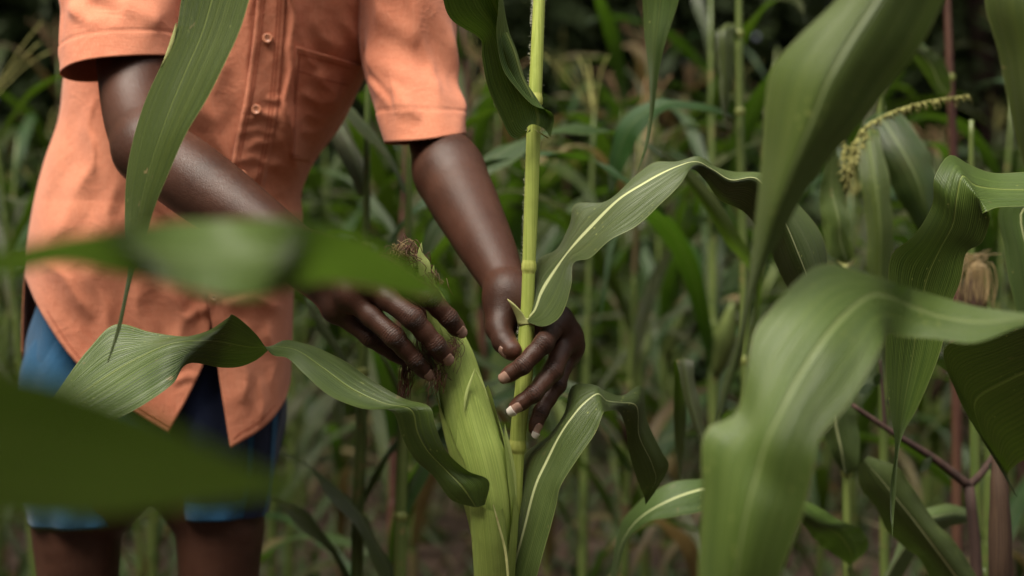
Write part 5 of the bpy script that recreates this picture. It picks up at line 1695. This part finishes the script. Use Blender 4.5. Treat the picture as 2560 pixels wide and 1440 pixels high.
leaf_part(near_r, [
    W2P(0.60, 1.02, 1.3) * 3,
    (2900, -420, 1.12, 2980, -440, 1.14, 3060, -460, 1.16),
    (2680, -380, 1.12, 2760, -440, 1.14, 2850, -480, 1.18),
    (2500, -180, 1.12, 2600, -200, 1.12, 2730, -220, 1.16),
    (2462, 0, 1.12, 2570, 0, 1.10, 2700, 0, 1.14),
    (2496, 130, 1.12, 2590, 130, 1.10, 2700, 130, 1.13),
    (2520, 260, 1.12, 2600, 265, 1.10, 2690, 265, 1.12),
    (2562, 420, 1.12, 2615, 425, 1.11, 2670, 430, 1.12),
    (2640, 640, 1.12, 2642, 640, 1.12, 2645, 640, 1.12)], 'leaf', ns=70, nk=13, ruffle=0.0006, seed=11)

# right, a little farther: the sharp dark leaf that bends over and hangs
mid_r = near_plant(0.80, 1.45, 1.9, 'maize plant at right edge with one crisp speckled leaf folded over and hanging')
b0 = W2P(0.80, 1.45, 1.02)
leaf_part(mid_r, [
    b0 + b0 + b0,
    (2900, 440, 1.45, 2900, 470, 1.44, 2900, 505, 1.43),
    (2720, 425, 1.455, 2720, 470, 1.43, 2720, 515, 1.41),
    (2560, 432, 1.465, 2560, 474, 1.425, 2560, 516, 1.395),
    (2482, 432, 1.465, 2490, 472, 1.420, 2490, 518, 1.385),
    (2424, 410, 1.45, 2436, 462, 1.405, 2456, 535, 1.375),
    (2372, 388, 1.415, 2404, 440, 1.392, 2472, 528, 1.372),
    (2338, 436, 1.395, 2392, 492, 1.390, 2475, 546, 1.385),
    (2330, 512, 1.400, 2382, 560, 1.400, 2455, 606, 1.400),
    (2284, 589, 1.405, 2350, 622, 1.415, 2416, 632, 1.412),
    (2228, 636, 1.410, 2322, 682, 1.425, 2402, 698, 1.418),
    (2221, 760, 1.418, 2300, 772, 1.435, 2378, 762, 1.425),
    (2214, 900, 1.425, 2280, 902, 1.440, 2350, 882, 1.430),
    (2222, 1010, 1.43, 2260, 1012, 1.440, 2296, 1014, 1.435),
    (2236, 1100, 1.435, 2246, 1102, 1.440, 2256, 1092, 1.438),
    (2225, 1240, 1.44, 2231, 1242, 1.442, 2239, 1240, 1.44),
    (2230, 1346, 1.44, 2230, 1346, 1.44, 2231, 1346, 1.44)], 'leaf', ns=120, nk=17, ruffle=0.0008, seed=12)
b0 = W2P(0.80, 1.45, 0.90)
leaf_part(mid_r, [
    b0 + b0 + b0,
    (2900, 780, 1.45, 2900, 840, 1.46, 2900, 900, 1.48),
    (2620, 780, 1.44, 2640, 900, 1.47, 2660, 1040, 1.52),
    (2480, 830, 1.45, 2520, 950, 1.49, 2600, 1130, 1.55),
    (2362, 868, 1.47, 2440, 1000, 1.51, 2560, 1150, 1.57),
    (2390, 980, 1.50, 2450, 1070, 1.535, 2530, 1170, 1.58),
    (2450, 1090, 1.54, 2480, 1130, 1.56, 2520, 1190, 1.59),
    (2540, 1240, 1.59, 2542, 1242, 1.59, 2545, 1245, 1.59)], 'leaf', ns=70, nk=13, ruffle=0.0008, seed=13)
b0 = W2P(0.80, 1.45, 0.98)
leaf_part(mid_r, [
    b0 + b0 + b0,
    (2760, 470, 1.58, 2800, 500, 1.57, 2840, 530, 1.56),
    (2560, 500, 1.62, 2620, 520, 1.60, 2700, 540, 1.59),
    (2504, 515, 1.64, 2560, 520, 1.62, 2640, 530, 1.60),
    (2510, 620, 1.65, 2570, 640, 1.62, 2640, 650, 1.61),
    (2540, 780, 1.65, 2590, 790, 1.63, 2640, 800, 1.62),
    (2600, 1000, 1.65, 2602, 1000, 1.65, 2604, 1000, 1.65)], 'leaf_rib', ns=50, nk=11, ruffle=0.0008, seed=14)

# ------------------------------------------------------------------ plants a step behind the hands
def mid_plant(path, label, mat='stalk_far', seg=12):
    """path: (px, py, d, radius px) from the ground up"""
    pts = PL([p[:3] for p in path])
    pts[0, 2] = 0.0
    e = empty('maize_plant', pts[0], label, 'maize plant')
    c = curve_pts(pts, 50)
    r = np.interp(c[:, 2], pts[:, 2], [p[3] * p[2] / FPX for p in path])
    MB().tube(c, r, seg).build('stalk', M[mat], e)
    return e, c, r
def add_nodes(e, c, r, pys, d, mat='node_far'):
    for py in pys:
        z = CAM_Z + (720 - py) / FPX * d
        p = np.array([np.interp(z, c[:, 2], c[:, a]) for a in range(3)]); rr = np.interp(z, c[:, 2], r)
        MB().tube(p + np.array([-.007, -.003, 0, .003, .007])[:, None] * np.array((0, 0, 1.0)), rr * np.array([1, 1.2, 1.25, 1.2, 1]), 12, caps=False).build('node', M[mat], e)
def gy(d):
    return 720 + CAM_Z / d * FPX
def beads(mb, pts, n, rg, r=0.0013):
    pts = curve_pts(pts, 60)
    mb.tube(pts, np.linspace(0.0016, 0.0008, 60), 5)
    for q in range(n):
        i = rg.integers(4, 60)
        o = rg.normal(0, 1, 3); o[2] = -abs(o[2]); o /= np.linalg.norm(o)
        l_ = rg.uniform(0.5, 1.3)
        mb.tube([pts[i], pts[i] + o * 0.004 * l_, pts[i] + o * 0.0085 * l_], [r * 0.7, r, r * 0.3], 5)
        if q % 2 == 0:
            e_ = pts[i] + o * 0.008 * l_
            mb.tube([e_, e_ + np.array((rg.normal(0, .002), rg.normal(0, .002), -0.006))], [0.0003, 0.0005], 3)

# tasselled plant at right
e, c, r = mid_plant([(2122, gy(1.95), 1.95, 15), (2120, 1500, 1.95, 13), (2116, 1200, 1.95, 11), (2114, 900, 1.95, 9), (2114, 660, 1.95, 7), (2114, 480, 1.95, 5)],
                    'slim maize plant at right with a flowering tassel bent to one side')
add_nodes(e, c, r, (1180, 655, 1560), 1.95)
rg = np.random.default_rng(31)
mb = MB()
beads(mb, PL([(2114, 480, 1.95), (2122, 430, 1.94), (2136, 360, 1.93), (2160, 322, 1.93), (2210, 290, 1.93), (2300, 258, 1.93), (2420, 238, 1.93)]), 190, rg)
beads(mb, PL([(2114, 480, 1.95), (2110, 420, 1.94), (2108, 350, 1.94)]), 60, rg)
beads(mb, PL([(2114, 480, 1.95), (2126, 420, 1.93), (2146, 345, 1.92)]), 70, rg)
beads(mb, PL([(2116, 470, 1.95), (2132, 420, 1.96), (2150, 370, 1.97), (2170, 330, 1.97)]), 60, rg)
mb.build('tassel', M['tassel'], e)
leaf_part(e, [(2110, 655, 1.945, 2114, 650, 1.94, 2120, 655, 1.945), (2075, 640, 1.93, 2100, 600, 1.935, 2135, 640, 1.94), (2060, 590, 1.93, 2098, 560, 1.93, 2130, 590, 1.94), (2050, 480, 1.93, 2080, 470, 1.94, 2112, 470, 1.95), (2062, 400, 1.93, 2078, 395, 1.94, 2096, 395, 1.95), (2040, 300, 1.92, 2050, 296, 1.92, 2060, 300, 1.92)], 'leaf_soft', ns=40, nk=9, seed=21)
leaf_part(e, [(2110, 1185, 1.945, 2112, 1185, 1.935, 2122, 1185, 1.945), (2086, 1150, 1.93, 2104, 1130, 1.925, 2145, 1165, 1.94), (2060, 1090, 1.93, 2094, 1085, 1.92, 2148, 1090, 1.945), (2030, 1000, 1.92, 2076, 1000, 1.91, 2130, 1010, 1.94), (2000, 900, 1.9, 2040, 890, 1.9, 2080, 900, 1.92), (1950, 820, 1.88, 1952, 820, 1.88, 1955, 820, 1.88)], 'leaf_rib', ns=40, nk=11, seed=22)
leaf_part(e, [(2116, 1420, 1.945, 2122, 1425, 1.94, 2130, 1420, 1.95), (2165, 1380, 1.93, 2130, 1390, 1.92, 2105, 1400, 1.93), (2160, 1330, 1.91, 2100, 1340, 1.90, 2060, 1370, 1.92), (2100, 1300, 1.89, 2050, 1310, 1.88, 2030, 1340, 1.90), (2020, 1255, 1.88, 2005, 1275, 1.87, 2000, 1300, 1.88), (1960, 1240, 1.87, 1960, 1245, 1.87, 1960, 1250, 1.87)], 'leaf', ns=40, nk=11, seed=23)
MB().grid(leaf_from_rows([(2090, 648, 1.94, 2114, 660, 1.93, 2140, 648, 1.94), (2098, 664, 1.94, 2114, 676, 1.93, 2130, 664, 1.94)], 10, 9)).build('collar', M['collar'], e)

# broad leaves behind the tassel
e, c, r = mid_plant([(2215, gy(2.2), 2.2, 14), (2210, 1200, 2.2, 12), (2206, 800, 2.2, 10), (2200, 300, 2.2, 8), (2198, -100, 2.2, 5)], 'maize plant with broad leaves right behind the flowering tassel', 'stalk_far')
leaf_part(e, [(2200, 350, 2.2, 2200, 340, 2.19, 2202, 335, 2.2), (2162, 300, 2.17, 2190, 285, 2.16, 2230, 280, 2.18), (2180, 380, 2.13, 2240, 350, 2.11, 2290, 330, 2.14), (2230, 470, 2.12, 2290, 440, 2.09, 2336, 420, 2.12), (2290, 570, 2.12, 2320, 540, 2.09, 2345, 520, 2.11), (2350, 680, 2.12, 2352, 680, 2.12, 2355, 680, 2.12)], 'leaf_far', ns=50, nk=11, seed=24)
leaf_part(e, [(2190, 330, 2.18, 2195, 325, 2.17, 2200, 330, 2.18), (2142, 350, 2.10, 2170, 335, 2.09, 2200, 340, 2.10), (2150, 440, 2.07, 2186, 440, 2.05, 2222, 445, 2.07), (2166, 560, 2.06, 2200, 560, 2.04, 2232, 560, 2.06), (2170, 680, 2.06, 2200, 690, 2.045, 2228, 690, 2.06), (2190, 830, 2.06, 2205, 830, 2.05, 2220, 830, 2.06), (2208, 960, 2.06, 2209, 960, 2.06, 2210, 960, 2.06)], 'leaf_soft', ns=50, nk=11, seed=25)

# stem left of the big soft leaf
e, c, r = mid_plant([(1872, gy(2.35), 2.35, 14), (1868, 1100, 2.35, 13), (1860, 700, 2.35, 12), (1852, 400, 2.35, 11), (1848, 100, 2.35, 10), (1846, -300, 2.35, 6)], 'pale green maize stem just left of the large blurred leaf')
add_nodes(e, c, r, (85, 280, 640, 900), 2.35)
leaf_part(e, [(1842, 105, 2.34, 1846, 100, 2.33, 1850, 105, 2.34), (1815, 66, 2.31, 1820, 58, 2.30, 1838, 60, 2.32), (1792, 80, 2.28, 1808, 74, 2.27, 1836, 76, 2.30), (1794, 160, 2.27, 1812, 160, 2.26, 1836, 160, 2.29), (1800, 240, 2.27, 1812, 242, 2.26, 1826, 240, 2.28), (1812, 310, 2.27, 1813, 310, 2.27, 1814, 310, 2.27)], 'leaf', ns=40, nk=9, seed=26)
leaf_part(e, [(1842, 300, 2.34, 1846, 296, 2.33, 1850, 300, 2.34), (1760, 268, 2.30, 1770, 262, 2.29, 1775, 280, 2.28), (1640, 250, 2.28, 1650, 262, 2.26, 1655, 280, 2.25), (1560, 290, 2.28, 1580, 310, 2.26, 1600, 340, 2.25), (1525, 380, 2.28, 1545, 390, 2.27, 1570, 400, 2.26), (1520, 480, 2.28, 1525, 482, 2.28, 1530, 482, 2.28)], 'leaf_far', ns=50, nk=9, seed=27)
leaf_part(e, [(1866, 900, 2.33, 1868, 900, 2.32, 1872, 900, 2.33), (1880, 690, 2.20, 1890, 690, 2.19, 1902, 680, 2.2), (1810, 600, 2.12, 1826, 590, 2.11, 1850, 590, 2.12), (1740, 490, 2.08, 1756, 482, 2.07, 1780, 480, 2.08), (1690, 420, 2.06, 1700, 414, 2.06, 1712, 412, 2.06), (1630, 362, 2.05, 1631, 361, 2.05, 1632, 360, 2.05)], 'leaf_soft', ns=60, nk=9, seed=28)

# purple-brown stem at far right
e, c, r = mid_plant([(2392, gy(2.45), 2.45, 13), (2390, 900, 2.45, 13), (2384, 400, 2.45, 11), (2372, 120, 2.45, 10), (2362, -200, 2.45, 7)], 'purplish brown maize stem at upper right above the folded leaf', 'stalk_purple')
add_nodes(e, c, r, (195, 480), 2.45)
leaf_part(e, [(2368, 240, 2.44, 2372, 236, 2.43, 2376, 240, 2.44), (2345, 235, 2.40, 2352, 215, 2.39, 2378, 210, 2.41), (2300, 170, 2.34, 2322, 155, 2.32, 2350, 140, 2.34), (2270, 130, 2.30, 2285, 118, 2.29, 2300, 110, 2.30), (2240, 90, 2.28, 2241, 90, 2.28, 2242, 90, 2.28)], 'leaf_rib', ns=40, nk=9, seed=29)

# ear with dry silk, and dry ear low at right
e, c, r = mid_plant([(2440, gy(2.0), 2.0, 14), (2438, 1200, 2.0, 13), (2434, 900, 2.0, 12), (2430, 740, 2.0, 9), (2428, 300, 2.0, 6)], 'maize plant at right bearing a small ear with drooping brown silk')
mb = MB(); rg = np.random.default_rng(41)
for _ in range(60):
    p = P(2432, 668, 1.955) + rg.normal(0, 0.004, 3)
    a = rg.uniform(-1, 1)
    mb.tube(curve_pts([p, p + (0.012 * a, -0.006, 0.006), p + (0.022 * a, -0.006, -0.02), p + (0.020 * a + rg.normal(0, .004), -0.004, rg.uniform(-0.06, -0.045))], 9), 0.0006, 3)
er = MB().tube(curve_pts(PL([(2436, 860, 1.98), (2434, 780, 1.965), (2432, 720, 1.96), (2432, 670, 1.957)]), 12), np.interp(np.linspace(0, 1, 12), [0, .3, .8, 1], [.006, .019, .014, .005]), 14).build('ear', M['husk_dry'], e)
o = mb.build('silk', M['silk_pale'], er); o.matrix_parent_inverse = Matrix.Identity(4)
mb = MB()
for _ in range(26):
    p = P(2432, 668, 1.955) + rg.normal(0, 0.003, 3)
    mb.tube(curve_pts([p, p + (rg.normal(0, .008), -0.004, 0.012), p + (rg.normal(0, .02), -0.004, 0.016)], 7), 0.0005, 3)
o = mb.build('silk', M['silk_pale'], er); o.matrix_parent_inverse = Matrix.Identity(4)

e, c, r = mid_plant([(2530, gy(1.75), 1.75, 14), (2520, 1440, 1.75, 13), (2510, 1200, 1.75, 11), (2506, 1100, 1.75, 9)], 'broken dry stem at lower right with a reddish brown husked ear', 'stalk_purple')
MB().tube(curve_pts(PL([(2500, 1520, 1.73), (2500, 1420, 1.72), (2500, 1320, 1.72), (2497, 1220, 1.72), (2492, 1170, 1.725), (2488, 1130, 1.73)]), 16), np.interp(np.linspace(0, 1, 16), [0, .15, .5, .8, 1], [.008, .013, .014, .010, .003]), 14).build('ear', M['husk_dry'], e)
leaf_part(e, [(2512, 1140, 1.745, 2510, 1140, 1.74, 2506, 1140, 1.745), (2540, 1060, 1.72, 2520, 1050, 1.72, 2500, 1060, 1.73), (2530, 960, 1.70, 2490, 960, 1.70, 2440, 980, 1.71), (2440, 880, 1.68, 2400, 900, 1.68, 2370, 930, 1.69), (2345, 880, 1.67, 2335, 890, 1.67, 2325, 900, 1.67)], 'leaf', ns=40, nk=9, seed=30)

# young plants low at right with white-ribbed leaves
e, c, r = mid_plant([(2470, gy(1.9), 1.9, 12), (2468, 1700, 1.9, 11), (2462, 1500, 1.9, 9), (2460, 1420, 1.9, 7)], 'young maize plant at lower right with a torn white-ribbed leaf', 'stalk_far')
leaf_part(e, [(2466, 1560, 1.89, 2464, 1560, 1.88, 2462, 1560, 1.89), (2440, 1440, 1.86, 2410, 1470, 1.85, 2350, 1470, 1.87), (2390, 1360, 1.84, 2345, 1380, 1.82, 2290, 1390, 1.85), (2320, 1280, 1.82, 2285, 1300, 1.80, 2220, 1330, 1.83), (2280, 1215, 1.80, 2240, 1245, 1.79, 2190, 1270, 1.81), (2240, 1165, 1.79, 2200, 1195, 1.785, 2150, 1215, 1.80), (2170, 1140, 1.79, 2160, 1150, 1.785, 2146, 1160, 1.79)], 'leaf_rib', ns=50, nk=11, seed=31)
leaf_part(e, [(2468, 1600, 1.90, 2466, 1600, 1.91, 2464, 1600, 1.92), (2180, 1520, 1.96, 2200, 1500, 1.95, 2236, 1510, 1.97), (2230, 1400, 1.96, 2262, 1370, 1.95, 2300, 1370, 1.97), (2280, 1290, 1.97, 2318, 1300, 1.95, 2370, 1320, 1.98), (2360, 1260, 1.98, 2376, 1284, 1.97, 2400, 1310, 1.99), (2440, 1280, 2.00, 2442, 1290, 2.00, 2445, 1300, 2.0)], 'leaf_rib', ns=50, nk=11, seed=32)

# bare reddish shrub twig
tw = empty('twig_shrub', P(2440, 720, 1.88) * np.array((1, 1, 0)), 'bare reddish brown forked twig among the leaves at lower right', 'shrub')
for path, r0, r1 in (([(2440, gy(1.88), 1.88), (2444, 1500, 1.88), (2438, 1360, 1.88), (2422, 1215, 1.88)], .010, .0075), ([(2422, 1215, 1.88), (2340, 1150, 1.87), (2230, 1080, 1.86), (2130, 1012, 1.86)], .0062, .003),
                     ([(2422, 1215, 1.88), (2448, 1190, 1.88), (2490, 1130, 1.89)], .006, .004), ([(2212, 1070, 1.86), (2205, 960, 1.86), (2200, 900, 1.86)], .003, .0016)):
    q = PL(path); q[:, 2] = np.maximum(q[:, 2], 0)
    MB().tube(curve_pts(q, 20), np.linspace(r0, r1, 20), 8).build('branch', M['twig'], tw)
for (x, y, l, a) in ((2200, 930, 40, 1.9), (2185, 960, 46, 2.6), (2214, 1000, 40, 0.6), (2330, 1140, 50, 2.2), (2470, 1160, 44, 0.5)):
    t = np.linspace(0, 1, 8)
    wq = 12 * np.sin(np.pi * t)
    G = np.stack([[P(x + l * q * math.cos(a) - w * math.sin(a), y + l * q * math.sin(a) + w * math.cos(a), 1.855 + 0.01 * q) for w in (-wq[i], 0, wq[i])] for i, q in enumerate(t)])
    MB().grid(G).build('leaf', M['weed'], tw)

# leaf that arches in from the right of the centre foreground
e, c, r = mid_plant([(1800, gy(1.85), 1.85, 13), (1796, 1500, 1.85, 12), (1792, 1250, 1.85, 9), (1790, 1180, 1.85, 6)], 'small maize plant half hidden by the lowest large blurred leaf', 'stalk_far')
leaf_part(e, [(1792, 1230, 1.84, 1792, 1232, 1.83, 1792, 1236, 1.84), (1740, 1196, 1.80, 1745, 1225, 1.77, 1750, 1280, 1.75), (1660, 1215, 1.80, 1680, 1248, 1.76, 1690, 1290, 1.74), (1590, 1260, 1.81, 1606, 1290, 1.77, 1610, 1310, 1.75), (1545, 1330, 1.83, 1560, 1345, 1.80, 1570, 1350, 1.78), (1530, 1430, 1.85, 1538, 1435, 1.83, 1545, 1430, 1.82), (1526, 1540, 1.86, 1528, 1540, 1.86, 1530, 1540, 1.86)], 'leaf_rib', ns=60, nk=11, seed=33)
leaf_part(e, [(1790, 1200, 1.84, 1792, 1196, 1.84, 1796, 1200, 1.85), (1712, 1000, 1.86, 1725, 990, 1.86, 1745, 990, 1.87), (1690, 900, 1.88, 1708, 895, 1.88, 1730, 900, 1.89), (1684, 1000, 1.93, 1700, 1000, 1.93, 1716, 1000, 1.94), (1688, 1120, 1.95, 1700, 1120, 1.95, 1712, 1120, 1.95), (1700, 1200, 1.95, 1701, 1200, 1.95, 1702, 1200, 1.95)], 'leaf_far', ns=50, nk=9, seed=34)

# two pale stems behind the ear
for (x0, x1, d, lab, sd) in ((905, 895, 2.15, 'pale green maize stem behind the hanging leaf, left of the ear', 50), (1010, 1002, 2.1, 'pale green maize stem directly left of the held ear', 60)):
    e, c, r = mid_plant([(x1, gy(d), d, 17), (x1, 1300, d, 16), (x0, 1000, d, 14), (x0 + 8, 700, d, 11), (x0 + 14, 300, d, 8), (x0 + 18, 0, d, 5)], lab)
    add_nodes(e, c, r, (1290, 930, 620), d)
    rg = np.random.default_rng(sd)
    for z, az, L, W in ((0.42, 2.8, 0.5, 0.06), (0.55, 0.2, 0.55, 0.065), (0.72, 3.3, 0.6, 0.07), (0.88, 0.6, 0.6, 0.065), (1.02, 2.6, 0.55, 0.06)):
        b = np.array([np.interp(z, c[:, 2], c[:, a]) for a in range(3)])
        MB().grid(arc_leaf(b, az + rg.uniform(-.4, .4), L, W, 0.35, rg.uniform(2.0, 2.9), rg, twist=rg.uniform(-1, 1))).build('leaf', M['leaf_far'], e)
